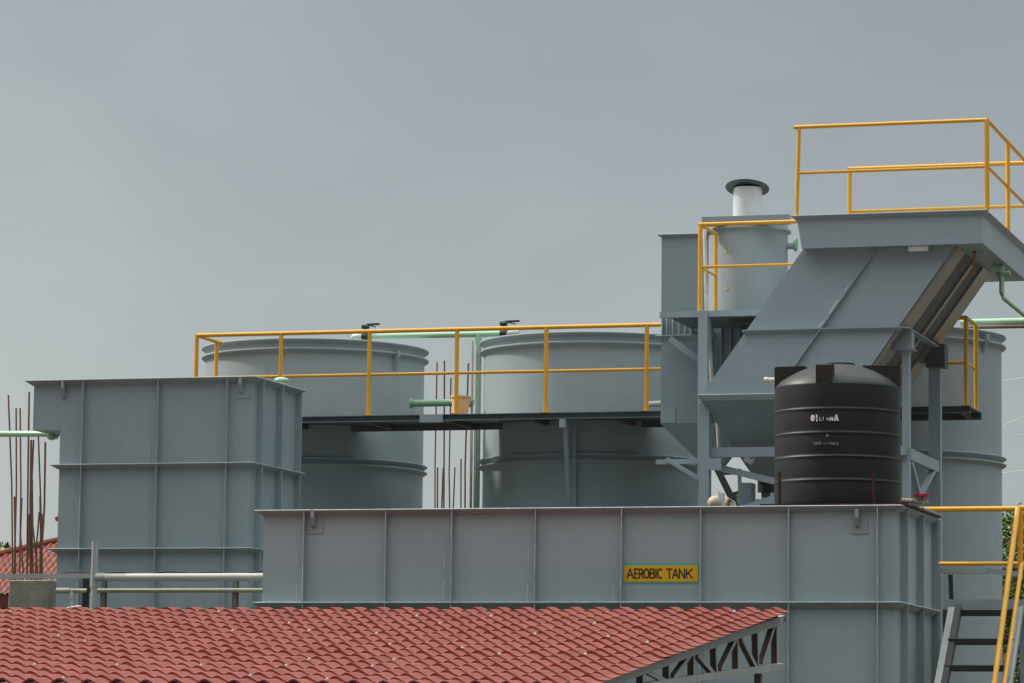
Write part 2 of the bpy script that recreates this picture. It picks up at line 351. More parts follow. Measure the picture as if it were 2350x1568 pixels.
for px, y0_, y1_ in ((172, 960, 975), (172, 1035, 1052), (170, 1150, 1180), (167, 1255, 1290), (347, 1020, 1056), (344, 1130, 1160), (343, 1200, 1232)):
    a = PY(px, y0_, YL); c = PY(px-0.4, y1_, YL); MB().bar((a.x, YL-0.002, a.z), (c.x, YL-0.002, c.z), 0.004, 0.003, (0,1,0)).build('weld_bead', M['rib'], tL)

# ------------------------------------------------------------------ round clarifier tanks
YC = 38.5
def xydir(px, py):
    d = ray(px, py); l = math.hypot(d.x, d.y); return d.x/l, d.y/l
d1 = xydir(470, 950); d2 = xydir(972.5, 950)
a1_, a2_ = math.atan2(d1[0], d1[1]), math.atan2(d2[0], d2[1]); am_ = (a1_+a2_)/2
cx1 = YC*math.tan(am_); RC = math.hypot(cx1, YC)*math.sin((a2_-a1_)/2)
d = xydir(1109, 950); cx2 = (RC+YC*d[0])/d[1]
d = xydir(2299, 950); cx3 = (-RC+YC*d[0])/d[1]
cz = PY(690, 774.5, YC-RC-0.05).z; cz2 = PY(690, 796, YC-RC-0.05).z
cm1 = PY(980, 1066, YC).z; cm2 = PY(980, 1080, YC).z
def clarifier(cx, label):
    c = (cx, YC); t = thing('clarifier_tank', (cx, YC, 0), label, 'tank', 'round clarifier tanks in a row')
    MB().lathe(c, [(RC, 0), (RC, cz-0.002), (RC-0.012, cz-0.002), (RC-0.012, cz-0.5), (0, cz-0.5)], 128).build('shell', M['grey'], t)
    for z, h in ((cz, 0.02), (cz2, 0.02), (cm1, 0.015), (cm2, 0.015)):
        MB().lathe(c, [(RC-0.001, z-h-0.03), (RC+0.045, z-h), (RC+0.05, z-h+0.004), (RC+0.05, z-0.004), (RC+0.045, z), (RC-0.001, z)], 128).build('rim_ring', M['grey'], t)
    return t
c1t = clarifier(cx1, 'round grey clarifier tank behind the left end of the yellow walkway rail')
c2t = clarifier(cx2, 'middle round grey clarifier tank, just right of the upright green pipe')
c3t = clarifier(cx3, 'round grey clarifier tank at the far right, behind the black water tank and stairs')
def on_cyl(cx, ang, z, r): return Vector((cx+r*math.cos(ang), YC+r*math.sin(ang), z))
# lug on the first one (angle found from the pixel column) and pipes running down shells
def cyl_bracket(t, cx, px, py0, py1):
    d = ray(px, (py0+py1)/2); A = d.x**2+d.y**2; B = -2*(d.x*cx+d.y*YC); C = cx**2+YC**2-RC**2
    s_ = (-B-math.sqrt(max(0, B*B-4*A*C)))/(2*A); p = CAM+d*s_; n = Vector((p.x-cx, p.y-YC, 0)).normalized(); s2 = n.cross(Vector((0,0,1)))
    z0 = PY(px, py1, p.y).z; z1 = PY(px, py0, p.y).z
    b = MB(); pr = [(0, z1), (.075, z1), (.075, z1-(z1-z0)*.3), (.02, z0), (0, z0)]
    b.extr([p*1.0+n*a+Vector((0,0,z-p.z))-s2*0.018 for a, z in pr], s2*0.036); return b.build('lifting_lug', M['grey'], t)
cyl_bracket(c1t, cx1, 905, 806, 848)
cyl_bracket(c3t, cx3, 2255, 768, 806)
# ------------------------------------------------------------------ walkway with yellow rails
YW = 36.5; YWb = 37.58
dz = PY(1048, 950.5, YW).z; rz = PY(1048, 755.5, YW).z; mz = PY(1048, 855.5, YW).z
wx0 = PY(444, 900, YW).x; wx1 = PY(2221, 900, YW).x
tW = thing('walkway', ((wx0+wx1)/2, (YW+YWb)/2, 0), 'elevated steel walkway with yellow tube railing in front of the round tanks', 'walkway')
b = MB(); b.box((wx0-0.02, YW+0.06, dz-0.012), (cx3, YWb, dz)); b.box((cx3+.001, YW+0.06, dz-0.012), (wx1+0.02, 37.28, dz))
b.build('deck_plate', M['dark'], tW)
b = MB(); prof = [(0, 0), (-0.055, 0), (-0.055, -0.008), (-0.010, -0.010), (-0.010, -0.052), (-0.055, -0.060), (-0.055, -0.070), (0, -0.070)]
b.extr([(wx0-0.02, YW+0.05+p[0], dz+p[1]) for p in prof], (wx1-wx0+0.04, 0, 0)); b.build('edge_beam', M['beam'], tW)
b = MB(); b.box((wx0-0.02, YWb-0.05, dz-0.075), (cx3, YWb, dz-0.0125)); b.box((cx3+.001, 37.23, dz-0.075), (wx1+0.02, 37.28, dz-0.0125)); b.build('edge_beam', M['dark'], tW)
for i in range(10):
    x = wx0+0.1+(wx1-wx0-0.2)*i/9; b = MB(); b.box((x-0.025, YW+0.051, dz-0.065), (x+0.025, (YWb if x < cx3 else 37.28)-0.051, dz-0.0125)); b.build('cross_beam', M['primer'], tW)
b = MB(); a = PY(963, 953, YW-0.01); c = PY(1016, 969, YW-0.01); b.box((a.x, YW-0.012, c.z), (c.x, YW-0.006, a.z+0.004)); b.build('splice_plate', M['steel'], tW)
PR = 0.0235
for px, bt in ((450, 960), (644, 960), (847, 951), (1048, 949), (1253, 943), (1484, 940)):
    p = PY(px, 850, YW+0.03); MB().tube([(p.x, YW+0.03, dz), (p.x, YW+0.03, rz)], PR).build('rail_post', M['yellow'], tW)
for px in (1950,): 
    p = PY(px, 850, YW+0.03); MB().tube([(p.x, YW+0.03, dz), (p.x, YW+0.03, rz)], PR).build('rail_post', M['yellow'], tW)
xl = PY(450, 850, YW+0.03).x; xr = PY(2217, 850, YW+0.03).x
MB().tube([(xl, YW+0.03, rz), (xr, YW+0.03, rz)], PR*0.95).build('top_rail', M['yellow'], tW)
MB().tube([(xl, YW+0.03, mz), (xr, YW+0.03, mz)], PR*0.72).build('mid_rail', M['yellow'], tW)
MB().tube([(xr, YW+0.03, dz), (xr, YW+0.03, rz)], PR).build('rail_post', M['yellow'], tW)
yb_ = 37.2
for xx in (xl, xr):
    MB().tube([(xx, YW+0.03, rz), (xx, yb_ + (0.1 if xx == xl else -0.12), rz)], PR*0.9).build('top_rail', M['yellow'], tW)
    MB().tube([(xx, YW+0.03, mz), (xx, yb_-0.12, mz)], PR*0.72).build('mid_rail', M['yellow'], tW)
    yy = PX(496 if xx == xl else 2240, 850, xx).y
    MB().tube([(xx, yy, dz), (xx, yy, rz)], PR*0.95).build('rail_post', M['yellow'], tW)
bb = [o for o in tW.children if o.name.startswith('rail_post')]
for o in list(bb):
    c = o.data.vertices[0].co; xs = [v.co for v in o.data.vertices]; mx_ = sum(v.x for v in xs)/len(xs)+tW.location.x; my_ = sum(v.y for v in xs)/len(xs)+tW.location.y
    f_ = MB(); f_.box((mx_-.045, my_-.04, dz+.0005), (mx_+.045, my_+.045, dz+.010)); f_.tube([(mx_, my_, dz+.009), (mx_, my_, dz+.016)], .029, 12)
    f_.build('base_plate', M['yellow'], o)
# knee braces
for px, p2 in ((1297, 1313),):
    a = PY(px, 966, YW+0.03); c = PY(p2, 1165, YC-RC-0.03)
    MB().bar((a.x, a.y, dz-0.07), (c.x, c.y, c.z-0.6), 0.045, 0.045, (0,1,0)).build('knee_brace', M['steel'], tW)
    b = MB(); b.box((a.x-0.055, YW-0.006, dz-0.16), (a.x+0.012, YW+0.05, dz-0.071)); b.build('brace_cleat', M['steel'], tW)
    MB().bar((c.x+0.02, YC-RC-0.03, 1.5), (c.x+0.02, YC-RC-0.03, dz-0.08), 0.05, 0.02, (0,1,0)).build('wall_bracket', M['steel'], tW)

# bucket
bp = PY(1057, 948, YW+0.25); zt = PY(1057, 909, YW+0.25).z; rr = 22.5/F*38.1
b = MB(); b.lathe((bp.x, bp.y), [(0, dz+0.002), (rr*0.76, dz+0.002), (rr*0.97, zt-0.02), (rr*1.06, zt-0.02), (rr*1.08, zt-0.012), (rr*1.06, zt), (rr*0.96, zt), (rr*0.74, dz+0.012), (0, dz+0.012)], 32)
tB = thing('bucket', (bp.x, bp.y, dz+0.002), 'orange plastic bucket standing on the walkway behind a yellow post', 'bucket'); b.build('pail', M['orange'], tB)

# ------------------------------------------------------------------ green pipework over the clarifiers
PRG = 0.033
YP = YC-0.05
hz = PY(950, 770.5, YP).z; hx0 = PY(846, 771, YP).x; hx1 = PY(1150, 766, YP).x
tG = thing('green_pipework', (PY(1096, 950, 37.62).x, 37.62, 0), 'mint green pipework crossing between two round tanks, with a tall riser and two levered valves', 'pipe')
MB().tube([(hx0, YP, hz), (hx1, YP, hz)], PRG, 16).build('header_pipe', M['green'], tG)
gx = PY(1096, 950, YP).x
MB().tube([(gx, YP, hz), (gx, YP, 0)], PRG*1.08, 16).build('riser_pipe', M['green'], tG)
def valve(px0, px1, xh, yh, pxe, par, wx0_, wx1_):
    z = hz; xa = PY(px0, 770, YP).x
    v = MB(); v.tube([(xa-0.03, YP, z), (xa+0.03, YP, z)], PRG*1.5, 16); v.tube([(xa, YP, z), (xa, YP, PY(px0, yh+4, YP).z)], 0.012, 8); vo = v.build('valve_body', M['blackiron'], par)
    h = MB(); a = PY(px0-1, yh+4, YP); c = PY(pxe, yh-2, YP)
    h.tube([a-Vector((0.03,0,0)), a+Vector((0.05,0,0))], 0.028, 10); h.bar(a+Vector((0.02,0,0.022)), c, 0.02, 0.022, (0,0,1)); h.bar(a+Vector((0.06,0,0.015)), PY(pxe-9, yh+5, YP), 0.012, 0.012)
    h.build('lever', M['handle'], vo)
    w_ = MB(); p0 = PY(wx0_, 771, YP).x; p1 = PY(wx1_, 771, YP).x
    w_.tube([(p0, YP, z-0.012), (p0+(p1-p0)*.2, YP, z-0.002), ((p0*.45+p1*.55), YP, z), (p1, YP, z)] , [PRG*.8, PRG*1.2, PRG*1.3, PRG*1.3], 14); w_.build('coupling', M['white'], par)
valve(838, 846, 0, 746, 871, tG, 808, 833)
valve(1155, 1160, 0, 739, 1192, tG, 1163, 1192)
# lower green stub between first two tanks
gz = PY(1000, 925, 37.95).z
xa = PY(945, 927, 37.95).x; xb = PY(1086, 922, 37.95).x
t = thing('outlet_pipe', (xb, 37.95, 0), 'green horizontal outlet pipe of the left round tank, ending behind the orange bucket', 'pipe')
MB().tube([(xa+0.015, 37.95, gz), (xb, 37.95, gz)], 0.040, 16).build('pipe', M['dgreen'], t)
MB().tube([(xa-0.012, 37.95, gz), (xa+0.014, 37.95, gz)], 0.056, 16).build('pipe_flange', M['dgreen'], t)
MB().tube([(xb-0.045, 37.95, gz), (xb-0.02, 37.95, gz)], 0.056, 16).build('pipe_flange', M['dgreen'], t)
# white conduits beside riser
a = PY(1086.5, 782, 38.0); o = MB().tube([(a.x, 38.0, 0), (a.x-0.01, 38.0, a.z)], 0.016, 10).build('conduit_pipe', M['white']); one(o, 'thin white conduit left of the tall green riser pipe', 'pipe')
t = MB(); 
pp = PY(1113, 800, YC-0.55); ang = math.pi+0.32
o = MB().tube([(cx2-RC-0.035, YC-0.35, 0), (cx2-RC-0.035, YC-0.35, cz-0.02)], 0.018, 10).build('conduit_pipe', M['white']); one(o, 'thin white conduit strapped up the left flank of the middle round tank', 'pipe')
# little pipe near tower
a = PY(1487, 928, 37.4); c = PY(1530, 926, 37.4); o = MB().tube([a, c], 0.033, 12).build('pipe_stub', M['white']); one(o, 'short whitish pipe stub at the right end of the middle round tank', 'pipe')

# ------------------------------------------------------------------ rebar dowels
def rebars(name, label, lst, Y, base=None):
    p = PY(lst[0][0], 1200, Y); t = thing(name, (p.x, Y, 0), label, 'rebar')
    for i, (xb_, xt_, yt_, w_) in enumerate(lst):
        yy = Y + (0.28 if i % 2 else 0.0); a = PY(xb_, 1310, yy); c = PY(xt_, yt_, yy)
        mid = (a+c)/2+Vector((random.uniform(-.022,.022), random.uniform(-.02,.02), 0))
        MB().tube([(a.x, yy, 0.05), a, mid, c], w_, 7).build('bar', M['rebar'], t)
    return t
t = rebars('column_rebar', 'rusty starter bars rising between the two left round tanks', [(998,1003,832,.009),(1003,1004,1073,.010),(1018,1020,828,.010),(1016,1017,1073,.010),(1034,1035,867,.009),(1043,1044,1073,.009),(1057,1058,1053,.009),(1067,1075,834,.011)], 41.5)
b = MB(); a = PY(990, 1300, 41.5).x; c = PY(1085, 1300, 41.5).x; b.box((a, 41.3, 0), (c, 41.9, 1.2)); b.build('concrete_base', M['concrete'], t)
t = rebars('column_rebar', 'bundle of rusty starter bars on a concrete stub at the far left', [(29,19,907,.009),(35,33,1140,.011),(33,37,937,.009),(45,46,937,.009),(53,50,1143,.009),(62,67,900,.010),(72,71,1010,.009),(62,77,1010,.010),(70,67,1180,.009),(86,74,1100,.009),(92,92,1140,.011),(82,90,1175,.009),(97,96,1180,.009),(93,104,1015,.011),(76,72,1010,.009),(96,88,1002,.009)], 34.2)
a = PY(20, 1331, 34.0); c = PY(115, 1331, 34.0)
MB().box((a.x, 34.0, 0), (c.x, 34.6, a.z-0.0)).build('concrete_stub', M['concrete'], t, bevel=0.012)

# ------------------------------------------------------------------ green pipe at the far left, dome fitting
a = PY(-40, 996, 33.0); c = PY(112, 996, 33.0); e2 = PY(121, 1000, 32.75)
t = thing('inlet_pipe', (c.x, 33.0, c.z), 'mint green pipe entering the left edge below the overhanging box', 'pipe')
MB().tube([a, c, (e2.x-0.01, 32.85, e2.z), (e2.x, 32.72, e2.z-0.01)], 0.030, 14).build('pipe', M['green'], t)
MB().tube([(e2.x, 32.74, e2.z-0.012), (e2.x, 32.69, e2.z-0.012)], 0.036, 14).build('cap', M['dgreen'], t)
p = PY(646, 873, ly1+0.15); b = MB(); prof = [(0.075*math.cos(R_(i*9)), p.z+0.032*math.sin(R_(i*9))) for i in range(0, 11)]
b.lathe((p.x, p.y), [(0.06, lz-0.4), (0.06, p.z-0.01), (0.075, p.z-0.008)]+prof[:-1]+[(0.0005, p.z+0.032)], 24)
one(b.build('domed_elbow', M['green']), 'mint green domed pipe fitting just behind the top right edge of the boxy tank', 'pipe')

# yellow pipe piece lying on the aerobic tank
a = PY(762, 1165, YA+0.5); c = PY(800, 1168.5, YA+1.2); o = MB().tube([(a.x, a.y, az+0.012), (c.x, c.y, az+0.008)], 0.014, 10).build('loose_pipe', M['yellow']); one(o, 'loose piece of yellow tube lying on the top edge of the name strip tank', 'pipe')

# ------------------------------------------------------------------ inclined plate separator
YS = 34.2; YSb = 36.2
tS = thing('plate_separator', (PY(1800, 1200, YS).x, (YS+YSb)/2, 0), 'large inclined blue-grey plate separator with top trough, hopper and yellow guard rail above', 'separator')
P = lambda x, y: PY(x, y, YS)
tl, tr_, bl = P(1843, 572), P(2190, 568), P(1609, 906)
s_top = tl.z; s_bot = P(1700, 906).z
k = (bl.x-tl.x)/(bl.z-tl.z); br = Vector((tr_.x + k*(s_bot-tr_.z), YS, s_bot)); tl = Vector((tl.x, YS, s_top)); tr_ = Vector((tr_.x+k*(s_top-tr_.z), YS, s_top)); bl = Vector((bl.x, YS, s_bot))
b = MB(); dv = Vector((0, YSb-YS, 0)); b.extr([bl, br, tr_, tl], dv); b.build('inclined_body', M['steel'], tS)
# ribs round the body
def body_x(z, left=True):
    q = bl if left else br; return q.x + k*(z-s_bot)
zr = P(1880, 754).z
b = MB(); o_ = 0.05
for (A_, B_) in (((body_x(zr)-0.02, YS-o_, zr-0.012), (body_x(zr, False)+0.03, YS, zr)),): b.box(A_, B_)
b.extr([(body_x(zr)-0.02, YS-o_, zr-0.012), (body_x(zr)-0.02, YS-0.001, zr-0.045), (body_x(zr)-0.02, YS-0.001, zr-0.0125)], (body_x(zr, False)-body_x(zr)+0.05, 0, 0))
b.box((body_x(zr, False)-0.05, YS+0.001, zr-0.012), (body_x(zr, False)+0.10, YSb, zr)); b.box((body_x(zr)-0.05, YS+0.001, zr-0.012), (body_x(zr)+0.02, YSb, zr))
b.build('waist_flange', M['steel'], tS)
a = P(2017, 566); c = P(1812, 860); c2 = c+(c-a)*0.12
MB().bar(a-Vector((0, 0.022, 0)), c2-Vector((0, 0.022, 0)), 0.010, 0.044, (0,1,0)).build('diagonal_stiffener', M['steel'], tS)
b = MB()
for (xa_, ya_, xb_, yb2) in ((1890, 738, 1878, 752), (1922, 690, 1903, 720), (1948, 655, 1938, 668)):
    p, q = P(xa_, ya_), P(xb_, yb2); b.bar(p-Vector((0,.003,0)), q-Vector((0,.003,0)), 0.010, 0.003, (0,1,0))
b.build('weld_bead', M['chip'], tS)
# under face (facing right and down): warm and dark strips paint in its reflections
nrm = Vector((br.z-tr_.z, 0, -(br.x-tr_.x))).normalized(); nrm = nrm if nrm.x > 0 else -nrm
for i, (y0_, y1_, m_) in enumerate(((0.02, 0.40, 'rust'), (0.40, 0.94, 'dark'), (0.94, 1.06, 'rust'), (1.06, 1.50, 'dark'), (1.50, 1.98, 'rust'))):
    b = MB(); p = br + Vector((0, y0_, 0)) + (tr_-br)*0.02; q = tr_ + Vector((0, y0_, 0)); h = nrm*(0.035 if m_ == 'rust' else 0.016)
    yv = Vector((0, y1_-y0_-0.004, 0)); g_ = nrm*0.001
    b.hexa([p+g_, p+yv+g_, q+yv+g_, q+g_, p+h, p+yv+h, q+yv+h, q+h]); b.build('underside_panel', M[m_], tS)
# bottom flange and hopper
b = MB(); zf = s_bot
b2 = ring_flange(bl.x-0.004, br.x, YS, YSb, zf+0.006, 0.028, 0.06, 0.02); b2.build('hopper_flange', [M['steel'], M['rib']], tS)
ap = PY(1758, 1098, 35.2); hw = 0.10; zb = ap.z; x0, x1 = bl.x-0.004, br.x; zt_ = zf-0.055
b = MB(); b.hexa([(ap.x-hw, ap.y-hw, zb), (ap.x+hw, ap.y-hw, zb), (ap.x+hw, ap.y+hw, zb), (ap.x-hw, ap.y+hw, zb), (x0, YS, zt_), (x1, YS, zt_), (x1, YSb, zt_), (x0, YSb, zt_)])
hp = b.build('hopper', M['greyb'], tS)
MB().tube([(ap.x, ap.y, zb+0.02), (ap.x, ap.y, zb-0.14)], 0.085, 20).build('outlet_flange', M['blackiron'], hp)
MB().tube([(ap.x, ap.y, zb-0.14), (ap.x, ap.y, zb-0.4), (ap.x+0.1, ap.y, zb-0.5), (ap.x+0.6, ap.y, zb-0.5)], 0.05, 14).build('drain_pipe', M['dark'], hp)
p = PY(1717, 1055, 34.5); MB().tube([p+Vector((-0.03,0,0.02)), p+Vector((0.05,0,-0.015))], 0.045, 6).build('drain_plug', M['silver'], hp)
# top trough
YT0 = 34.05; YT1 = 36.9
a0, a1, b0, b1 = PY(1828, 496, YT0), PY(2255, 482, YT0), PY(1840, 576, YT0), PY(2252, 553, YT0)
zt1 = (a0.z+a1.z)/2; zt0 = (b0.z+b1.z)/2; print('trough', a0.z, a1.z, b0.z, b1.z)
tx0, tx1 = a0.x, a1.x
b = MB(); dv = Vector((0, YT1-YT0, 0)); b.extr([(b0.x, YT0, zt0), (tx1, YT0, zt0), (tx1, YT0, zt1-0.003), (tx0, YT0, zt1-0.003)], dv); tr0 = b.build('trough', M['steel'], tS)
ring_flange(tx0, tx1, YT0, YT1, zt1, 0.045, 0.05, 0.01).build('trough_flange', [M['steel'], M['rib']], tS)
b = MB(); a = PY(2082, 561, YT0); c = PY(2128, 570, YT0); b.box((a.x, YT0+0.05, zt0-0.05), (c.x, YT0+0.09, zt0-0.002)); b.build('cleat', M['silver'], tr0)
b = MB(); a = PY(2236, 562, 34.6); b.bar((a.x, 34.6, zt0-0.002), (a.x-0.03, 34.75, zt0-0.2), 0.035, 0.05); b.build('bracket', M['orangerust'], tr0)
# guard rail on the trough
fr = YT0+0.03; bk = YT1-0.05
ztop = PY(2265, 275.5, fr).z; zmid = PY(2265, 382.5, fr).z
xA = PY(1834, 300, fr).x; xB = PY(2265, 380, fr).x
def rp(name, pts, r=PR): return MB().tube(pts, r).build(name, M['yellow'], tS)
rp('top_rail', [(xA-0.05, fr, ztop), (xB, fr, ztop)], 0.02); rp('mid_rail', [(xA, fr, zmid), (xB, fr, zmid)], 0.016)
pb = PY(1828, 496, fr); rp('rail_post', [(pb.x, fr, pb.z-0.02), (xA, fr, ztop)], 0.02); rp('rail_post', [(xB, fr, zt1), (xB, fr, ztop)], 0.0235)
rp('top_rail', [(xB, fr, ztop), (xB, bk, ztop)], 0.02); rp('mid_rail', [(xB, fr, zmid), (xB, bk, zmid)], 0.018)
yy = PX(2313, 420, xB+.02).y; rp('rail_post', [(xB+0.02, yy, zt1-0.03), (xB+0.02, yy, ztop-.012)], 0.0215)
xC = PY(1950, 440, bk).x; xD = xB+1.2
zt3 = PY(1950, 388.5, bk).z; zm3 = PY(1950, 486, bk).z
rp('top_rail', [(xC-0.02, bk, zt3), (xD, bk, zt3)], 0.023); rp('mid_rail', [(xC, bk, zm3), (xD, bk, zm3)], 0.018); rp('rail_post', [(xC, bk, zt1-0.02), (xC, bk, zt3)], 0.022)
# legs and frame under the separator
def colm(name, pxa, pxb, yt_, Y, m_='steel', dep=0.11, par=tS, zb_=0.0):
    a = PY(pxa, 1000, Y); c = PY(pxb, 1000, Y); zt = PY((pxa+pxb)/2, yt_, Y).z
    b = MB(); b.box((a.x, Y, zb_), (c.x, Y+dep, zt)); return b.build(name, M[m_], par)
colm('leg', 1604, 1627, 926, 34.30); colm('leg', 2070, 2086, 800, 34.45); colm('leg', 2131, 2158, 812, 36.0, dep=0.1)
b = MB(); a = PY(2050, 757, 34.4); c = PY(2092, 800, 34.4); b.box((a.x, 34.40, c.z), (c.x, 34.56, a.z)); b.box((a.x-0.01, 34.39, c.z-0.012), (c.x+0.02, 34.58, c.z-0.001)); b.build('leg_bracket', M['steel'], tS)
b = MB(); a = PY(2124, 790, 35.95); c = PY(2168, 842, 35.95); b.box((a.x, 35.95, c.z), (c.x, 36.15, a.z)); b.build('leg_bracket', M['dark'], tS)
def beamp(name, x0_, y0_, x1_, y1_, Y0, Y1, hpx, m_='steel', dep=0.06, par=tS):
    a = PY(x0_, y0_, Y0); c = PY(x1_, y1_, Y1); h = hpx/F*35.5
    return MB().bar(a, c, dep, h).build(name, M[m_], par)
beamp('cross_beam', 1615, 1039, 2080, 1034, 34.42, 34.42, 22)
a = PY(1624, 1052, 34.29); c = PY(1655, 1079, 34.29); MB().box((a.x, 34.29, c.z), (c.x, 34.30, a.z)).build('gusset_plate', M['steel'], tS)
beamp('brace', 1652, 1074, 1790, 1108, 34.5, 34.5, 15, dep=0.05)
beamp('side_beam', 2085, 1042, 2150, 1072, 34.5, 36.0, 26, dep=0.05)
beamp('brace', 2090, 1060, 2110, 1138, 34.6, 35.1, 12, dep=0.04); beamp('brace', 2111, 1138, 2146, 1075, 35.1, 35.9, 12, dep=0.04)
beamp('brace', 1643, 1070, 1690, 1165, 34.9, 34.9, 14, 'dark', dep=0.05)
beamp('cross_beam', 1507, 1061, 1606, 1059, 34.62, 34.62, 11); beamp('brace', 1530, 1054, 1612, 1104, 34.55, 34.55, 9); 
beamp('cross_beam', 1656, 1085, 1700, 1082, 35.8, 35.8, 12, 'dark'); beamp('strut', 1697, 1085, 1699, 1165, 35.8, 35.8, 8, dep=0.03)
a = PY(1701, 1120, 35.4); c = PY(1724, 1120, 35.4); MB().box((a.x, 35.4, 0), (c.x, 35.6, PY(1710, 1108, 35.4).z)).build('leg', M['steel'], tS)
b = MB(); a = PY(1690, 1165, 33.6); c = PY(1800, 1128, 33.6); b.extr([a, PY(1800, 1170, 33.6), c], (0, 0.02, 0)); b.build('gusset_plate', M['steel'], tS)

# ------------------------------------------------------------------ narrow tower tank with hopper
YT = 36.0; 
x0 = PY(1517, 800, YT).x; x1 = PY(1632, 800, YT).x; y1 = YT+0.46
ztp = PY(1560, 536, YT-0.04).z; zfl = PY(1560, 768, YT-0.05).z; zb = PY(1560, 972, YT).z; zap = PY(1620, 1075, YT+0.23).z
tT = thing('tower_tank', ((x0+x1)/2, YT+0.4, 0), 'narrow upright blue-grey box tank with tapered hopper, at the right end of the visible walkway', 'tank')
x1b = PY(1714, 800, YT).x; zlow = PY(1620, 728, YT).z
b = MB(); b.box((x0, YT, zb), (x1, y1, ztp-0.003)); b.build('shell', M['greyb'], tT)
b = MB(); b.box((x1+.001, YT+.05, zb), (x1b, y1, zlow)); b.build('side_chamber', M['greyb'], tT)
for px in (1655, 1676, 1697): 
    x = PY(px, 800, YT).x; front_rib(x, YT+.05, zb, zlow, 0.05, 0.012).build('stiffener', [M['steel'], M['rib']], tT)
ring_flange(x0, x1, YT, y1, ztp, 0.04, 0.035, 0.01).build('top_flange', [M['greyb'], M['rib']], tT)
ring_flange(x0, x1, YT, y1, zfl, 0.045, 0.05).build('middle_flange', [M['steel'], M['rib']], tT)
zu = PY(1560, 727, YT).z
for px in (1521, 1532, 1546, 1560, 1574, 1588):
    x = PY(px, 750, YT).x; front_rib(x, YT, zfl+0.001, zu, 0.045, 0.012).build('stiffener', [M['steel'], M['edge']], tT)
for yy in (YT+0.08, YT+0.23, YT+0.38): side_rib(x1, yy, zfl+0.001, zu, 0.045).build('stiffener', M['steel'], tT)
for yy in (YT+0.05, YT+0.3): side_rib(x1, yy, zb, zfl-0.015, 0.06).build('stiffener', M['steel'], tT)
xa = PY(1640, 1075, YT+0.23).x
b = MB(); b.hexa([(xa-0.08, YT+0.17, zap), (xa+0.08, YT+0.17, zap), (xa+0.08, YT+0.3, zap), (xa-0.08, YT+0.3, zap), (x0, YT, zb-0.001), (x1b, YT, zb-0.001), (x1b, y1, zb-0.001), (x0, y1, zb-0.001)]); b.build('hopper', M['greyb'], tT)
b = MB(); b.box((x0+0.005, YT-0.008, zb+0.005), (PY(1550, 940, YT).x, YT-0.001, PY(1530, 938, YT).z)); b.build('doubler_plate', M['steel'], tT)
a = PY(1538, 778, YT-0.12); c = PY(1625, 842, YT-0.12); MB().bar(a, c, 0.05, 0.06, (0,0,1)).build('brace', M['steel'], tT)
for px in (1605,): MB().box((PY(px, 1100, YT+.1).x, YT+.1, 0), (PY(px+14, 1100, YT+.1).x, YT+.2, zb)).build('leg', M['dark'], tT)

# ------------------------------------------------------------------ upper platform with its own rail
YU = 34.62; YUb = 36.6
uz = PY(1620, 713.5, YU).z; ux0 = PY(1514, 720, YU).x; ux1 = PY(1850, 715, YU).x
tU = thing('upper_platform', (PY(1612, 900, YU).x, YU, 0), 'high steel platform carrying the white-vented drum, with short yellow railing', 'platform')
b = MB(); b.box((PY(1634, 720, YU).x, YU+0.07, uz-0.014), (ux1, YUb, uz)); b.box((ux0, YU+0.07, uz-0.014), (PY(1634, 720, YU).x-0.001, YU+1.36, uz)); b.build('deck_plate', M['beam'], tU)
b = MB(); b.box((ux0, YU, uz-0.058), (ux1, YU+0.069, uz+0.002)); b.build('edge_beam', M['steel'], tU)
for yy in (35.2, 35.8, 36.4): MB().box((PY(1642, 720, YU).x, yy, uz-0.06), (ux1, yy+0.05, uz-0.015)).build('cross_beam', M['dark'], tU)
a = PY(1601, 900, YU-0.02); c = PY(1622, 900, YU-0.02); MB().box((a.x, YU-0.02, 0), (c.x, YU+0.07, uz-0.001)).build('column', M['steel'], tU)
zr1 = PY(1610, 515.5, YU+.03).z; zr2 = PY(1610, 613, YU+.03).z; xa = PY(1607, 600, YU+.03).x; xe = PY(1838, 600, YU+.03).x
yb2 = PX(1642.5, 600, xa).y
for pts, r in (([(xa, YU+.03, uz), (xa, YU+.03, zr1)], .0235), ([(xa, yb2, uz), (xa, yb2, zr1)], .021), ([(xa-.02, YU+.03, zr1), (xe, YU+.03, zr1)], .020), ([(xa, YU+.03, zr2), (xe, YU+.03, zr2)], .015), ([(xa, YU+.03, zr1), (xa, yb2+.05, zr1)], .017), ([(xa, YU+.03, zr2), (xa, yb2, zr2)], .014)):
    MB().tube(pts, r).build('rail_post' if pts[0][2] != pts[1][2] else 'rail', M['yellow'], tU)
# drum with vent
YD = 35.78; dd1 = xydir(1626, 620); dd2 = xydir(1808, 620); aa1, aa2 = math.atan2(*dd1), math.atan2(*dd2)
dcx = YD*math.tan((aa1+aa2)/2); dR = math.hypot(dcx, YD)*math.sin((aa2-aa1)/2)
dzt = PY(1716, 497, YD-dR).z; tD = thing('scrubber_drum', (dcx, YD, uz), 'light grey upright drum with bright vent pipe on the high platform', 'tank')
MB().lathe((dcx, YD), [(dR, uz+0.001), (dR, dzt-0.02), (0, dzt-0.02)], 64).build('shell', M['grey'], tD)
zrg = PY(1716, 517, YD-dR).z; MB().lathe((dcx, YD), [(dR-.001, zrg-.03), (dR+.035, zrg-.02), (dR+.035, zrg-.004), (dR-.001, zrg)], 64).build('rim_ring', M['grey'], tD)
a = PY(1611, 490, YD-dR-.02); c = PY(1811, 490, YD-dR-.02)
b = MB(); b.box((a.x, YD-dR-.02, dzt-0.085), (c.x, YD-dR+.08, dzt+0.006)); b.lathe((dcx, YD), [(dR, dzt-.0195), (dR, dzt+.004), (0, dzt+.004)], 48); 
b.build('lid', M['greyb'], tD)
b = MB(); 
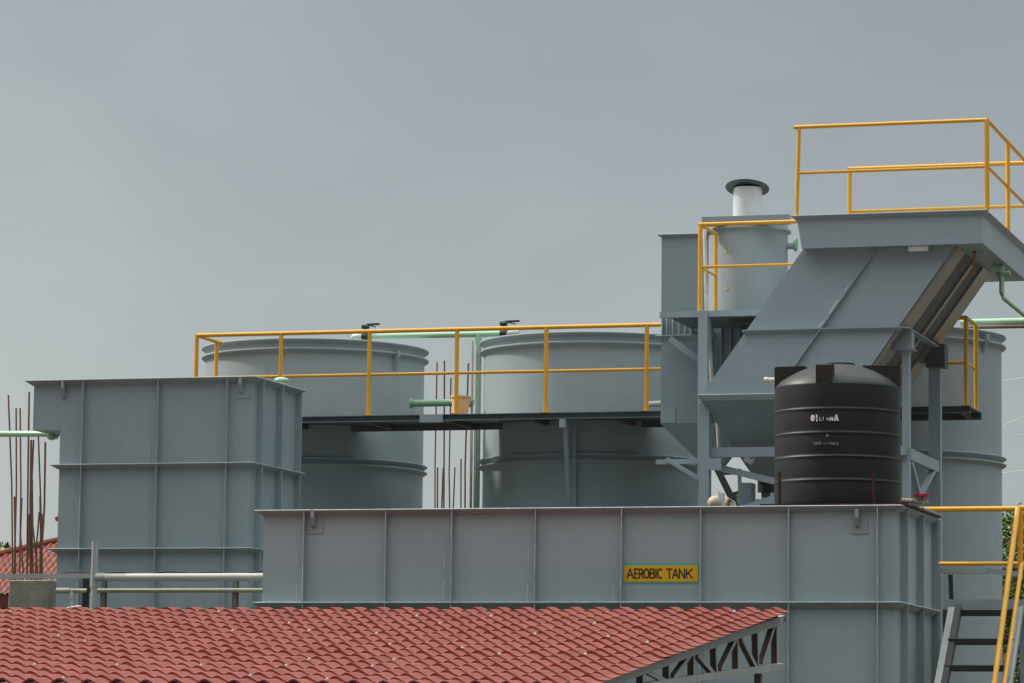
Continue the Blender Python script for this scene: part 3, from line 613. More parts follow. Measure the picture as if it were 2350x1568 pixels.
b.lathe((PY(1716, 470, YD).x, YD), [(34.5/F*37, dzt+.006), (33/F*37, PY(1716, 432, YD).z)], 32); vo = b.build('vent_pipe', M['silver'], tD)
zv = PY(1714, 432, YD).z; vr = 50/F*37
b = MB(); b.lathe((PY(1715, 430, YD).x, YD), [(0, zv-.008), (vr, zv-.008), (vr*1.01, zv), (vr, zv+.008), (0, zv+.012)], 40)
# tilt the cap slightly, as in the photo
for i, v in enumerate(b.v): b.v[i] = Vector((v.x, v.y, v.z + (YD-v.y)*0.24))
b.build('vent_cap', M['disc'], vo)
def on_drum(px, py, far):
    d = ray(px, py); r = dR+(0.003 if not far else -0.003); A = d.x**2+d.y**2; B = -2*(d.x*dcx+d.y*YD); C = dcx**2+YD**2-r*r
    return CAM+d*((-B-math.sqrt(max(0, B*B-4*A*C)))/(2*A))
M['smear'] = mat('yellow_paint_smear', (0.50, 0.48, 0.22), 0.6, var=0.2, scale=30)
for x_, y_ in ((1664, 571), (1665, 655)):
    b = MB(); letters(b, [('I', x_-2, x_+2, y_, y_+9), ('I', x_+1, x_+5, y_+4, y_+10)], on_drum, 3.5); b.build('paint_smear', M['smear'], tD)
a = PY(1806, 565, YD); c = PY(1826, 565, YD); MB().tube([a, c], 0.034, 14).build('nozzle', M['grey'], tD)
b = MB(); a = PY(1823, 562, YD); b.tube([a, a+Vector((0.025, 0, 0))], 0.068, 18); b.build('nozzle_flange', M['dgreen'], tD)
b = MB(); b.tube([PY(1664, 575, YD-dR*.9), PY(1664, 577, YD-dR*.92)], 0.01, 6)
# white riser pipe beside drum
t = MB().tube([PY(1617, 530, 35.15), PY(1622, 725, 35.0), PY(1628, 740, 35.0), PY(1634, 890, 35.0), PY(1645, 940, 35.0), PY(1650, 1030, 35.0)], 0.020, 10).build('downpipe', M['white']); one(t, 'white plastic downpipe running down behind the platform column', 'pipe')

# green pipes at far right
t = thing('discharge_pipe', PY(2300, 640, 35.6), 'bent mint green discharge pipe under the trough at the right edge', 'pipe')
MB().tube([PY(2300, 600, 35.6), PY(2299, 640, 35.6), PY(2299, 672, 35.6), PY(2304, 684, 35.6), PY(2316, 694, 35.6), PY(2370, 738, 35.6)], 0.026, 14).build('pipe', M['green'], t)
b = MB(); a = PY(2286, 632, 35.6); c = PY(2318, 628, 35.6); b.tube([a, c], 0.028, 12); b.build('tee', M['dgreen'], t)
b = MB(); a = PY(2276, 612, 35.55); c = PY(2298, 618, 35.55); b.tube([a, c], 0.03, 12); b.build('elbow', M['green'], t)
a = PY(2205, 741, YC-0.1); c = PY(2420, 739, YC-0.1); z = a.z
o = MB().tube([(a.x, YC-.1, z), (c.x, YC-.1, z)], 0.038, 16).build('header_pipe', M['green']); one(o, 'mint green header pipe above the far right round tank', 'pipe')
o = MB().tube([(a.x, YC-.15, z-0.062), (c.x, YC-.15, z-0.062)], 0.018, 10).build('support_rail', M['rebar']); one(o, 'rusty brown support rail directly under the header pipe at the right edge', 'rail')

# ------------------------------------------------------------------ black water tank on its stand
YB = 30.85; e1, e2_ = xydir(1776, 1020), xydir(2068.5, 1020); aa1, aa2 = math.atan2(*e1), math.atan2(*e2_)
bx = YB*math.tan((aa1+aa2)/2); bR = math.hypot(bx, YB)*math.sin((aa2-aa1)/2)
bz0 = az+0.024; fz = lambda y: PY(1921, y, YB-bR).z; ez = lambda y: PY(1776, y, YB).z
tK = thing('water_tank', (bx, YB, bz0), 'black ribbed plastic water tank with domed top, standing on the name strip tank', 'tank')
zs_ = fz(878); ztop_ = PY(1921, 836, YB).z; prof = [(0, bz0), (bR*.97, bz0), (bR*.985, bz0+0.02)]
rings = [fz(y) for y in (1100, 1046, 992, 937)]
zz = bz0+0.02; 
import bisect
nseg = 150
for i in range(nseg+1):
    z = bz0+0.03+(zs_-bz0-0.03)*i/nseg; r = bR*0.985
    for rg in rings:
        dd = (z-rg); r += bR*0.016*math.exp(-(dd/0.010)**2)
    gaps = [bz0]+rings+[zs_]
    for g0, g1 in zip(gaps, gaps[1:]):
        if g0 <= z <= g1: r += bR*0.006*math.sin(math.pi*(z-g0)/(g1-g0))
    prof.append((r, z))
H = ztop_-zs_
for i in range(1, 25):
    a = R_(90*i/24); q = 1-(i/24)
    qq = 1-(i/24.0)**1.0; prof.append((bR*0.985*qq, zs_+H*(1-qq**2.1)*0.9+H*.1*min(1, i/2)))
MB().lathe((bx, YB), prof, 128).build('body', M['black'], tK)
def dome_lug(ang, r0_, wdt, ztl, drop=-0.02):
    d = Vector((math.cos(ang), math.sin(ang), 0)); s2 = Vector((-d.y, d.x, 0)); o_ = Vector((bx, YB, 0))
    b = MB(); pr = [(r0_, zs_+H*.35), (bR*.985, zs_+drop), (bR*.99, ztl-0.01), (bR*.97, ztl), (r0_, ztl+0.005)]
    b.extr([o_+d*r+s2*(-wdt/2)+Vector((0,0,z)) for r, z in pr], s2*wdt); b.build('dome_lug', M['blackdust'], tK)
ztl = PY(1780, 845, YB).z
dome_lug(math.pi+0.05, bR*.50, 0.13, ztl); dome_lug(0.12, bR*.40, 0.13, ztl); dome_lug(-math.pi/2-0.02, bR*.80, 0.142, PY(1898, 834.5, YB-bR).z, 0.004); dome_lug(math.pi/2, bR*.5, 0.13, ztl)
MB().lathe((bx+.02, YB), [(0.13, ztop_-0.03), (0.13, ztop_+0.002), (0.10, ztop_+0.006), (0, ztop_+0.007)], 40).build('lid', M['blackdust'], tK)
a = PY(1754, 873.5, YB); c = PY(1790, 874, YB); nz = MB(); nz.tube([a, a+Vector((.035,0,0))], .030, 14); nz.tube([a+Vector((.036,0,0)), c], .026, 14); nz.build('inlet_nozzle', M['white'], tK)
def on_tank(px, py, far):
    d = ray(px, py); r = bR*1.012 + (0.003 if not far else -0.004); A = d.x**2+d.y**2; B = -2*(d.x*bx+d.y*YB); C = bx**2+YB**2-r*r
    return CAM+d*((-B-math.sqrt(B*B-4*A*C))/(2*A))
def word(name, m_, spec_, t):
    mk = MB(); letters(mk, spec_, on_tank, t); return mk.build(name, m_, tK)
word('maker_mark', M['mark'], [('0',1862.5,1867.5,954,965)], 4.2); word('maker_mark', M['mark'], [('I',1872,1876,953,959)], 3.4); word('maker_mark', M['mark'], [('I',1873,1876,963,966.5)], 3.2)
word('maker_mark', M['mark'], [('L',1881,1885,958,965)], 1.5); word('maker_mark', M['mark'], [('I',1887,1891,957,964)], 1.3); word('maker_mark', M['mark'], [('N',1898,1903,959,965)], 1.4); word('maker_mark', M['mark'], [('N',1906,1911,958,965)], 2.4); word('maker_mark', M['mark'], [('A',1915.5,1923,953,965)], 3.8)
for q_ in ([('1',1866,1869,1015,1020),('0',1871,1875,1015,1020),('0',1876,1880,1015,1020),('0',1881,1885,1015,1020)], [('L',1891,1894,1016,1020),('I',1897,1899,1016,1020),('T',1901,1905,1016,1020),('R',1907,1911,1016,1020),('E',1913,1916,1016,1021),('S',1919,1924,1016,1022)]):
    word('capacity_mark', M['pvc'], q_, 0.9)
b = MB(); p = on_tank(1899, 1000, 0); b.tube([p, p-Vector((0,.012,0))], 0.012, 10); b.build('plug', M['mottle'], tK)
# stand
tP = thing('tank_stand', (bx, YB, az), 'thin maroon steel base plate with upright angles under the black water tank', 'stand')
a = PY(1744, 1161, YA+.06); c = PY(2076, 1161, YA+.06)
MB().box((a.x, YA+0.05, az+0.003), (c.x+0.02, ay1-.05, az+0.022)).build('base_plate', M['maroon'], tP)
for px in (1789.5, 2005):
    p = PY(px, 1084, YB-bR+.0-0.03); q = YB-bR-0.05 if px > 1900 else YB-bR+0.02
    p = PY(px, 1084, q); MB().box((p.x-.014, q-.004, az+.023), (p.x+.014, q, p.z)).build('angle_post', M['maroon'], tP)
# outlet
tO = thing('tank_outlet', PY(2100, 1150, 30.6), 'cream outlet pipe with red handwheel valve at the foot of the black water tank', 'valve')
a = PY(2070, 1148.5, 30.5); c = PY(2129, 1152, 30.5); b = MB(); b.tube([a, a+(c-a)*.42], .021, 12); b.tube([a+(c-a)*.45, c], .022, 12); b.tube([PY(2119,1145,30.5), PY(2122,1158,30.5)], .022, 12); b.build('pipe', M['cream'], tO)
a = PY(2098, 1138, 30.5); c = PY(2134, 1137, 30.5); m_ = (a+c)/2; b = MB(); b.lathe((m_.x, m_.y), [(0.012, m_.z-.018), (.065, m_.z-.012), (.066, m_.z+.012), (0.01, m_.z+.018)], 20); b.tube([m_, PY(2116, 1150, 30.5)], .008, 8); b.build('handwheel', M['red'], tO)
a = PY(2070, 1168, 30.45); b = MB(); b.box((ax1-0.02, 30.15, az+0.001), (ax1+RB*.8, 31.0, az+0.035)); one(b.build('packing_block', M['blackdust']), 'black packing block under the red handwheel on the tank corner', 'block')
b = MB(); b.box((ax1-.01, 31.02, az+.001), (ax1+RB*.95, ay1+.05, az+.05)); one(b.build('edge_channel', M['lightsteel']), 'weathered light grey channel on the right rear edge of the name strip tank', 'channel')

# cream pump bits behind the tank
tM = thing('pump', PY(1655, 1170, 32.6), 'small cream pump with pipework seen behind the name strip tank beside the frame column', 'pump')
p = PY(1641, 1154, 32.6); b = MB()
r = .07; b.lathe((p.x, p.y), [(r*math.cos(R_(-60+i*10)), p.z+r*.95*math.sin(R_(-60+i*10))) for i in range(16)]+[(0, p.z+r*.95)], 24); b.build('motor_body', M['cream'], tM)
p = PY(1676, 1152, 32.75); MB().tube([p+Vector((-.07,0,-.12)), p+Vector((-.02,0,.04)), p+Vector((.02,0,-.01)), p+Vector((.05,0,-.12))], .03, 12).build('elbow', M['cream'], tM)
p = PY(1660, 1140, 32.6); MB().tube([p+Vector((0,0,-.2)), p+Vector((-.01,0,.03))], .022, 10).build('pipe', M['white'], tM)
MB().tube([PY(1649,1128,32.6), PY(1652,1160,32.6)], .02, 10).build('pipe', M['silver'], tM)

# ------------------------------------------------------------------ front red roof (lean-to shed)
YR = 28.9
rc = PY(1816, 1398, YR); ec = PX(1366, 1568.5, rc.x)
slope = (rc.z-ec.z)/(rc.y-ec.y); L = (rc.y-ec.y)*1.035; print('roof', rc, ec, 'slope', slope, 'L', L)
NR = 27; WP = 0.2105; NW = 46; 
tR = thing('lean_to_shed', (rc.x-4, rc.y-1.9, 0), 'open lean-to shed with red tile-effect sheet roof across the foreground', 'shed')
b = MB(); NS = 16; A_ = 0.0205; ST = 0.009
def wave(u):
    t = u % 1.0; t2 = t**1.35; return 0.5-0.5*math.cos(2*math.pi*t2)
vs = []; rows = []
prevu = []
cols = NW*NS+1
jit = [random.uniform(-.004, .004) for _ in range(NR*NW+200)]
for rI in range(NR):
    for (fr_, lift) in ((0.0, 0.0), (0.5, 0.55), (1.0, 1.0)):
        v = (rI+fr_)/NR*L; rows.append((rI, fr_, v, lift))
def hgt(u, rI, lift):
    h = A_*2*wave(u)*(0.80+0.20*lift) + ST*lift
    # sheet overlap lines and dents
    return h
overlap = {8: .005, 17: .006}
grid = []
for (rI, fr_, v, lift) in rows:
    row = []
    for c_ in range(cols):
        u = c_/NS; jj = jit[(rI*NW+int(u)) % len(jit)]
        ly = 0.034*wave(u)*1.0 if fr_ == 1.0 else (0.034*wave(u)*0.5 if fr_ == .5 else 0.034*wave(u))
        dyy = 0.012*(wave(u)-0.5)
        x = rc.x - u*WP; y = rc.y - v + (dyy); z = rc.z - slope*(v) + slope*dyy - 0.016 + hgt(u, rI, lift) + (jj if fr_ == 1.0 else 0) + (overlap.get(rI, 0)*lift)
        row.append((x, y, z))
    grid.append(b.addv(row))
for i in range(len(grid)-1):
    lip = rows[i][1] == 1.0
    b.cur = 1 if lip else 0
    for c_ in range(cols-1): b.face([grid[i]+c_, grid[i]+c_+1, grid[i+1]+c_+1, grid[i+1]+c_], not lip)
# final lip and thin underside
b.cur = 1
last = b.addv([(b.v[grid[-1]+c_].x, b.v[grid[-1]+c_].y+0.002, b.v[grid[-1]+c_].z-0.014) for c_ in range(cols)])
for c_ in range(cols-1): b.face([grid[-1]+c_, grid[-1]+c_+1, last+c_+1, last+c_])
# screws
b.cur = 2
for line in (3, 7, 11, 15, 19, 22, 25):
    for wv in range(1, NW, 3):
        w_ = wv + (line*7 % 3)
        if random.random() < 0.45: continue
        rI = line + random.choice((-1, 0, 0, 1)); u = w_+0.55; v = (rI+0.75)/NR*L
        x = rc.x-u*WP; y = rc.y-v; z = rc.z-slope*v-0.016+hgt(u, rI, .75)+0.004
        b.lathe((x, y), [(0.0, z+0.012), (0.006, z+0.012), (0.009, z+0.003), (0.013, z+0.001), (0.013, z-.006)], 7)
b.build('roof_sheet', [M['tile'], M['tilelip'], M['screw']], tR)
# truss at gable
XT = rc.x-0.11
def cc(x, y): return ((2300+x/2.611)*.57373, (2350+y/2.611)*.57373)
def T3(x, y): return PX(*cc(x, y), XT)
def chord(name, pts_top, pts_bot, m_, wdt):
    b = MB(); pts = [T3(*p) for p in pts_top]+[T3(*p) for p in pts_bot[::-1]]
    n = len(pts_top); 
    for i in range(n-1):
        q = [pts[i], pts[i+1], pts[2*n-2-i], pts[2*n-1-i]]; b.extr([Vector((XT+0.02, p.y, p.z)) for p in q], (-wdt, 0, 0))
    return b.build(name, m_, tR)
chord('top_chord', [(2165,292),(1650,462),(1300,596),(800,795),(240,960),(-400,1175)], [(2125,392),(1700,532),(1270,692),(750,892),(330,1030),(-300,1260)], M['lightsteel'], 0.05)
chord('bottom_chord', [(2165,792),(1700,850),(1000,950),(500,1035)], [(2165,862),(1700,920),(1000,1020),(500,1110)], M['lightsteel'], 0.05)
webs = [((2108,370),(2112,795)), ((2095,375),(1962,800)), ((1905,445),(1915,830)), ((1742,530),(1898,835)), ((1700,530),(1706,862)), ((1690,530),(1530,870)), ((1470,610),(1482,890)),
        ((1285,705),(1455,900)), ((1243,700),(1242,930)), ((1215,700),(1035,950)), ((980,790),(985,950)), ((765,885),(940,975)), ((710,895),(712,1010)), ((460,985),(462,1060))]
for a, c in webs:
    p, q = T3(*a), T3(*c)
    p.x = q.x = XT
    wb = MB().bar((XT-0.026, p.y, p.z), (XT-0.026, q.y, q.z), 0.048, 0.006, (0, 1, 0) if abs(p.y-q.y) < abs(p.z-q.z) else (0,0,1)).build('web_angle', M['primer'], tR)  # each angle in two tones: one leg dark brown, the other pale grey
    d_ = (q-p).normalized(); 
    MB().bar((XT+0.001, p.y, p.z), (XT+0.001, q.y, q.z), 0.005, 0.035, (0, 1, 0)).build('angle_leg', M['lightsteel'], wb)
# posts, purlins, second truss hint
pp = T3(1950, 900); MB().box((XT-0.055, pp.y-.03, 0), (XT-0.002, pp.y+.03, pp.z+0.0)).build('post', M['primer'], tR)
MB().box((XT-0.055, ec.y+.4, 0), (XT-0.002, ec.y+.46, ec.z-.08)).build('post', M['primer'], tR)
for i in range(1, 4):
    X_ = XT-i*2.4
    MB().box((X_, rc.y-.5, 0), (X_+.06, rc.y-.44, rc.z-.2)).build('post', M['primer'], tR); MB().box((X_, ec.y+.4, 0), (X_+.06, ec.y+.46, ec.z-.1)).build('post', M['primer'], tR)
    MB().bar((X_+.03, rc.y-.05, rc.z-.115), (X_+.03, ec.y+.1, ec.z-.095), .05, .06).build('rafter', M['primer'], tR)
for i in range(6):
    v = 0.06+(L-0.2)*i/5; y = rc.y-v; z = rc.z-slope*v-0.068
    MB().box((rc.x-NW*WP, y-.02, z-.03), (rc.x-0.10, y+.02, z+.015)).build('purlin', M['primer'], tR)
a = cc(2155, 300); b = MB(); p = T3(2157, 312); q = T3(2160, 355); b.box((XT+.021, p.y-.02, q.z), (XT+.03, p.y+.02, p.z)); b.build('clip', M['dark'], tR)
MB().box((rc.x-NW*WP, rc.y-L+.05, rc.z-slope*L-.16), (rc.x-.35, rc.y-L+.10, rc.z-slope*L-.028)).build('eave_beam', M['primer'], tR)  # added dark box that darkens the space under the eave
# rag
p = PY(176, 1397, rc.y-.12); b = MB(); pts = [(-.055,-.012),(-.03,-.02),(.0,-.008),(.03,.004),(.055,.014),(.02,.016),(-.01,.006),(-.04,.0)]
zz = [0, .004, .01, .02, .026, .03, .016, .006]
b.extr([(p.x+a_, p.y+c_*2-.06, p.z+.002+z_*.55) for (a_, c_), z_ in zip(pts, zz)], (0, 0.006, 0.009)); one(b.build('rag', M['debris']), 'pale scrap of cloth on the top edge of the red roof at left', 'rag')

# ------------------------------------------------------------------ pipes in front of the left tank
YQ = 30.9
def hp(px0, py0, px1, py1, Y, r, name, m_, label, cat='pipe', parent=None):
    a, c = PY(px0, py0, Y), PY(px1, py1, Y); o = MB().tube([a, (c.x, Y, c.z)], r, 16).build(name, m_, parent)
    return one(o, label, cat) if label else o
tV = thing('vent_stack', PY(217, 1393, YQ), 'grey plastic pipe standing upright with a tee at the end of the long horizontal pipe', 'pipe')
z0 = PY(217, 1395, YQ).z; z1 = PY(218, 1243, YQ).z; vx = PY(217, 1300, YQ).x
b = MB(); b.tube([(vx, YQ, 1.6), (vx, YQ, z1)], 0.0305, 20); b.build('upright', M['pvc'], tV)
zt_ = PY(230, 1325, YQ).z; b = MB(); b.tube([(vx, YQ, zt_-.09), (vx, YQ, zt_+.05)], 0.0345, 20); b.tube([(vx+.02, YQ, zt_), (PY(241, 1325, YQ).x, YQ, zt_)], 0.040, 20); b.build('tee', M['pvc'], tV)
xe_ = PY(640, 1318, YQ).x
MB().tube([(PY(241, 1325, YQ).x, YQ, zt_), (xe_, YQ, zt_)], 0.034, 20).build('long_pipe', M['pvc2'], tV)
a = PY(135, 1356, YQ+.12); c = PY(640, 1356, YQ+.12)
t = thing('drain_pipe', (a.x, YQ+.12, a.z), 'thin dusty beige pipe running below the long grey pipe', 'pipe')
MB().tube([(a.x, YQ+.12, a.z), (c.x, YQ+.12, a.z)], .021, 14).build('pipe', M['beige'], t)
MB().tube([(a.x-.02, YQ+.12, a.z), (a.x+.11, YQ+.12, a.z)], .027, 14).build('socket', M['beige'], t)
a2 = PY(166, 1362, YQ+.12); b = MB(); b.tube([(a2.x, YQ+.12, a.z), (a2.x, YQ+.12, a.z-.07)], .022, 12); b.tube([(a2.x, YQ+.12, a.z-.07), (a2.x, YQ+.12, 2.0)], .014, 12); b.build('downpipe', M['white'], t)
# steel rail on the left with posts
tF = thing('cable_rail', (PY(100, 1330, YQ+.2).x, YQ+.2, 0), 'flat grey steel rail on short posts at the left edge before the concrete stub', 'rail')
a = PY(-60, 1327, YQ+.2); c = PY(208, 1322, YQ+.2); MB().box((a.x, YQ+.18, c.z-.024), (c.x, YQ+.22, c.z+.022)).build('rail', M['pvc'], tF)
c2 = PY(604, 1322, YQ+.2); MB().box((c.x+.05, YQ+.18, c.z-.05), (c2.x, YQ+.22, c.z-.022)).build('rail', M['mottle'], tF)
a = PY(198, 1350, YQ+.15); MB().box((a.x-.025, YQ+.12, 0), (a.x+.022, YQ+.17, PY(198, 1328, YQ+.15).z)).build('post', M['blackiron'], tF)
a = PY(205, 1352, YQ+.13); b = MB(); b.box((a.x-.01, YQ+.09, a.z-.04), (a.x+.03, YQ+.12, a.z+.01)); b.build('clamp', M['blackiron'], tF)
for px in (239, 541):
    a = PY(px, 1350, YQ+.15); MB().box((a.x-.028, YQ+.13, 0), (a.x+.022, YQ+.18, PY(px, 1333, YQ+.15).z)).build('post', M['mottle'], tF)
    MB().box((a.x+.0225, YQ+.13, 0), (a.x+.032, YQ+.135, PY(px, 1333, YQ+.15).z)).build('post_edge', M['blackiron'], tF)
pts = []
for i in range(40):
    px = 120+485*i/39; py = 1316+2.2*math.sin(px/37)+1.7*math.sin(px/17+1)-3*math.exp(-((px-280)/60)**2)-2*math.exp(-((px-520)/50)**2); pts.append(PY(px, py-(px-300)*.006, YQ+.2))
one(MB().tube(pts, .008, 6).build('cable', M['cable']), 'black cable lying loosely along the top of the long grey pipe', 'cable')

# ------------------------------------------------------------------ stairs at the right edge
tZ = thing('stairs', PY(2240, 1568, 30.2), 'steep grey steel stairs with black treads and yellow rails at the lower right corner', 'stairs')
YZ0, YZ1 = 30.35, 30.95
def seg3(x0_, y0_, Y0, x1_, y1_, Y1): return PY(x0_, y0_, Y0), PY(x1_, y1_, Y1)
a, c = seg3(2152, 1568, 30.2, 2184, 1395, 30.85); d_ = (a-c)
MB().bar(c, a+d_*3.2, 0.055, 0.02, (0,1,0)).build('stringer', M['lightsteel'], tZ)
a2, c2 = a+Vector((.045, .05, 0)), c+Vector((.055, .05, 0)); MB().bar(c2, a2+d_*3.2, 0.05, 0.08, (0,1,0)).build('stringer_web', M['blackiron'], tZ)
a, c = seg3(2312, 1568, 30.2, 2338, 1395, 30.85); d_ = (a-c); MB().bar(c, a+d_*3.2, 0.09, 0.02, (0,1,0)).build('stringer', M['greyb'], tZ)
a3, c3 = a+Vector((.04, .0, 0)), c+Vector((.03, .0, 0)); MB().bar(c3+Vector((0,-.02,0)), a3+d_*3.2+Vector((0,-.02,0)), 0.02, 0.04, (0,1,0)).build('stringer_edge', M['lightsteel'], tZ)
for i in range(-9, 2):
    y = 1533-61*i if i < 1 else 1472-61*(i-1)
    Y = 30.335+0.225*(i)*0.95
    y = 1533 - 61.0*i
    if i > 1: continue
    p = PY(2165+10.2*i, y, Y); q = PY(2318+8.5*i, y, Y); h = 7/F*31
    MB().box((p.x, Y, p.z-h), (q.x, Y+.2, p.z+h)).build('tread', M['blackiron'], tZ, bevel=.004)
# landing
YG = 31.0
zl = PY(2200, 1376, YG).z; zl0 = PY(2200, 1398, YG).z; x0 = PY(2165, 1380, YG).x; x1 = PY(2420, 1380, YG).x
MB().box((x0-.0, YG, zl0+.0), (x1, YG+.03, zl)).build('landing_beam', M['steel'], tZ)
MB().box((x0+.03, YG+.031, zl-.012), (x1, YG+.9, zl)).build('landing_deck', M['beam'], tZ)
MB().box((PY(2178, 1400, 30.95).x, 30.93, PY(2200,1414,30.95).z), (PY(2330, 1400, 30.95).x, 30.99, PY(2200,1400,30.95).z)).build('top_tread', M['blackiron'], tZ)
for px0, px1 in ((2163, 2172),):
    MB().box((PY(px0,1400,31.1).x, 31.1, 0), (PY(px1,1400,31.1).x, 31.2, zl0)).build('leg', M['dark'], tZ)
MB().box((PY(2340,1400,31.1).x, 31.1, 0), (PY(2352,1400,31.1).x, 31.2, zl0)).build('leg', M['greyb'], tZ)
# rails
YR2 = 32.3
zr_a = PY(2240, 1168.5, YR2).z; zr_b = PY(2240, 1294, YR2).z; x0 = PY(2110, 1168, YR2).x; x1 = PY(2420, 1168, YR2).x; x00 = PY(2163, 1294, YR2).x
MB().tube([(x0, YR2, zr_a), (x1, YR2, zr_a)], .0245, 14).build('top_rail', M['yellow'], tZ); MB().tube([(PY(2150,1294,YR2).x, YR2, zr_b), (x1, YR2, zr_b)], .0185, 14).build('mid_rail', M['yellow'], tZ)
a = PY(2336, 1166, 31.05); c = PY(2283, 1560, 30.0); MB().tube([a, c+(c-a)*.8], .0245, 14).build('top_rail', M['yellow'], tZ)
a4 = PY(2345, 1296, 31.05); c = PY(2306, 1560, 30.1); MB().tube([a4, c+(c-a4)*.8], .019, 14).build('mid_rail', M['yellow'], tZ)
MB().tube([(a.x+.02, 31.07, a.z), (a.x+.015, 31.07, PY(2340,1330,31.07).z)], .023, 14).build('rail_post', M['yellow'], tZ)
MB().tube([(a.x, 31.05, a.z), (a.x+.3, 31.3, a.z)], .024, 14).build('top_rail', M['yellow'], tZ)
c5 = PY(2312, 1568, 30.35); MB().tube([PY(2310,1500,30.5), c5+Vector((-.02,0,-.6))], .023, 14).build('rail_post', M['yellow'], tZ)
# lower pale plate and hose behind the corner
t = thing('pipe_support', PY(2200, 1310, 32.0), 'weathered pale channel joined to a blue-grey angle, behind the tank corner by the stairs', 'channel')
a, c = PY(2155, 1303, 32.0), PY(2266, 1318, 32.0); MB().box((a.x, 32.0, c.z+.01), (c.x, 32.1, a.z-.0)).build('channel', M['lightsteel'], t)
a, c = PY(2266, 1303, 32.05), PY(2335, 1318, 32.05); MB().bar((a.x, 32.05, a.z-.025), (c.x, 32.05, c.z), .02, .045).build('angle', M['greyb'], t)
MB().box((PY(2155,1340,32.3).x, 32.12, 0), (PY(2166,1340,32.3).x, 32.2, a.z-.02)).build('leg', M['greyb'], t)
one(MB().tube([PY(2181,1319,31.95), PY(2182,1345,31.95), PY(2183,1378,31.95)], .022, 10).build('hose', M['blackiron']), 'short black hose hanging below the pale channel near the stairs', 'hose')

# ------------------------------------------------------------------ red tiled house far left
YH = 104.0; YHe = 100.0
tH = thing('tiled_house', (PY(60, 1400, YH).x, YH, 0), 'house with faded red tiled roof behind the rebar bundle at left', 'house')
ezp = PY(60, 1366, YHe).z; ex0 = PY(-420, 1366, YHe).x; ex1 = PY(620, 1366, YHe).x
def hipz(px, py): return PY(px, py, 103)
# front roof slope with tile relief, bounded above by a hip rising to the right
sl = (PY(135, 1243, 103.3).z-ezp)/(103.3-YHe)
b = MB(); nu = 620; nv = 44
def topy(x):     # hip line in plan: y where roof ends, from photo line
    pa, pb = PY(0, 1272, 45.2), PY(135, 1242, 45.8); return None
pa = PY(0, 1272, YHe+ (PY(0,1272,101.8).z-ezp)/sl); pb = PY(135, 1243, 103.3)
kk = (pb.y-pa.y)/(pb.x-pa.x)
for j in range(nv+1):
    row = []
    for i in range(nu+1):
        x = ex0+(ex1-ex0)*i/nu; yt = min(pa.y+kk*(x-pa.x), pa.y+kk*(pb.x+3.5-pa.x)); yt = max(yt, YHe+.02)
        y = YHe+(yt-YHe)*j/nv
        z = ezp+sl*(y-YHe)+0.03*math.sin(x*2*math.pi/0.2)+0.05*(1-((y-YHe)/0.3 % 1.0))
        row.append((x, y, z))
    b.addv(row)
for j in range(nv):
    for i in range(nu): q = j*(nu+1)+i; b.face([q, q+1, q+nu+2, q+nu+1])
rf = b.build('roof', M['tilefar'], tH)
def hippt(x, d): yt = min(pa.y+kk*(x-pa.x), pa.y+kk*(pb.x+3.5-pa.x)); return Vector((x, yt, ezp+sl*(yt-YHe)+.05+d))
MB().tube([hippt(ex0+.5+(ex1-ex0-.5)*i/60, 0) for i in range(61) if ex0+.5+(ex1-ex0-.5)*i/60 > pa.x-3.5], .11, 8).build('ridge_cap', M['tilefar'], rf)
MB().box((ex0, YHe-.03, ezp-.35), (ex1, YHe+.02, ezp-.03)).build('fascia', M['fascia'], tH)
MB().box((ex0+.3, YHe+.5, 0), (ex1-.3, YHe+9, ezp-.05)).build('wall', M['wall'], tH)
MB().box((PY(2,1378,YHe+.45).x, YHe+.44, ezp-1.0), (PY(18,1378,YHe+.45).x, YHe+.50, ezp-.36)).build('vent', M['blackiron'], tH)
a = PY(131, 1193, 106); MB().bar(a, PY(300, 1110, 106), .3, .12).build('upper_ridge', M['tilefar'], tH)
b = MB(); a = PY(136, 1198, 106); c = PY(300, 1118, 106); b.extr([a, (c.x, c.y, c.z), (c.x, c.y, 2), (a.x+.5, a.y, 2), (a.x+.5, a.y, a.z-.1)], (0, .2, 0)); b.build('upper_gable', M['wall'], tH)

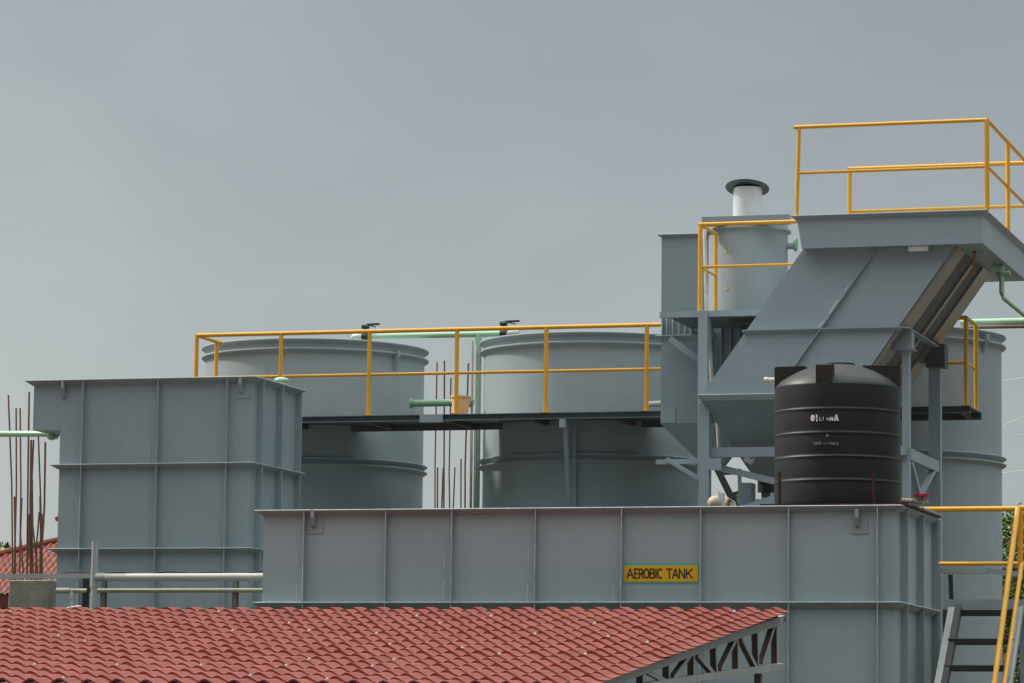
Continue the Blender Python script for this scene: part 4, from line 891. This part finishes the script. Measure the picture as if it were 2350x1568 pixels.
# ------------------------------------------------------------------ trees
def tree(px, ytop, Y, width, label, m1, m2, n=5000, leaf=0.09, seed=1, low=0.3):
    rnd = random.Random(seed); base = PY(px, 1500, Y); zt = PY(px, ytop, Y).z; H_ = zt
    t = thing('tree', (base.x, Y, 0), label, 'tree', 'trees beyond the plant')
    tr = MB(); tr.tube([(base.x, Y, 0), (base.x+.05, Y, H_*.35), (base.x-.05, Y, H_*.7)], [H_*.03, H_*.022, H_*.01], 8)
    clumps = []
    for i in range(26):
        a = rnd.uniform(0, 2*math.pi); hh = rnd.uniform(low, .93); rad = width/2*math.sqrt(rnd.random())*(1.12-abs(hh-.55)*1.25)
        c = Vector((base.x+rad*math.cos(a), Y+rad*math.sin(a), H_*hh)); clumps.append((c, rnd.uniform(.12, .24)*width))
        tr.tube([(base.x, Y, H_*hh*.6), c], [H_*.008, H_*.003], 5)
    clumps.append((Vector((base.x, Y, H_-.12*width)), .13*width))
    tr.build('trunk', M['bark'], t); b = MB()
    for i in range(n):
        c, r = rnd.choice(clumps); d = Vector((rnd.gauss(0,1), rnd.gauss(0,1), rnd.gauss(0,.8))).normalized()*r*rnd.uniform(.55, 1.05)
        p = c+d; u = Vector((rnd.gauss(0,1), rnd.gauss(0,1), rnd.gauss(0,1))).normalized(); v = u.cross(Vector((rnd.gauss(0,1), rnd.gauss(0,1), rnd.gauss(0,1)))).normalized()
        s_ = leaf*rnd.uniform(.6, 1.4); b.cur = 0 if rnd.random() < .6 else 1
        k_ = b.addv([p-u*s_, p+v*s_*.5, p+u*s_, p-v*s_*.5]); b.face([k_, k_+1, k_+2, k_+3])
    b.build('crown', [m1, m2], t); return t
tree(2345, 1165, 44, 2.4, 'leafy green tree behind the yellow stair rail at the right edge', M['leaf'], M['leaf2'], 45000, .032, 3, .03)
tree(2440, 1140, 46, 2.6, 'tall green tree just outside the right edge behind the stairs', M['leaf'], M['leaf2'], 16000, .045, 5, .03)
tree(2330, 1385, 43, 2.6, 'low leafy shrub behind the stair treads at the lower right corner', M['leaf'], M['leaf2'], 22000, .035, 21, .02)
tree(1692, 1128, 60, 2.0, 'bushy green treetop seen under the separator beside the cream pump', M['leaf'], M['leaf2'], 5000, .08, 9)
tree(1762, 1141, 64, 3.2, 'yellow-green treetop seen just left of the black water tank', M['leaf2'], M['leaf'], 5000, .08, 11)
tree(0, 1247, 135, 5, 'distant low green tree above the tiled roof at the left edge', M['leaf'], M['leaf2'], 9000, .16, 13)
tree(-110, 1240, 140, 6, 'distant green tree beyond the left edge of the tiled roof', M['leaf'], M['leaf2'], 4000, .2, 17)

# ------------------------------------------------------------------ overhead power lines
for (y0_, y1_, lb) in ((871, 862, 'uppermost faint power line at the right edge'), (966, 942, 'faint power line below the uppermost one at the right edge'), (1002, 992, 'faint power line at the right edge, third from the top'), (1083, 1076, 'lowest faint power line at the right edge')):
    a = PY(1900, y0_+(y0_-y1_)*8, 110); c = PY(2700, y1_-(y0_-y1_)*6, 110)
    n = 24; pts = [a.lerp(c, i/n)-Vector((0,0,1))*0.0 for i in range(n+1)]
    one(MB().tube(pts, .012, 6).build('power_line', M['wire']), lb, 'cable', 'power lines in the sky')
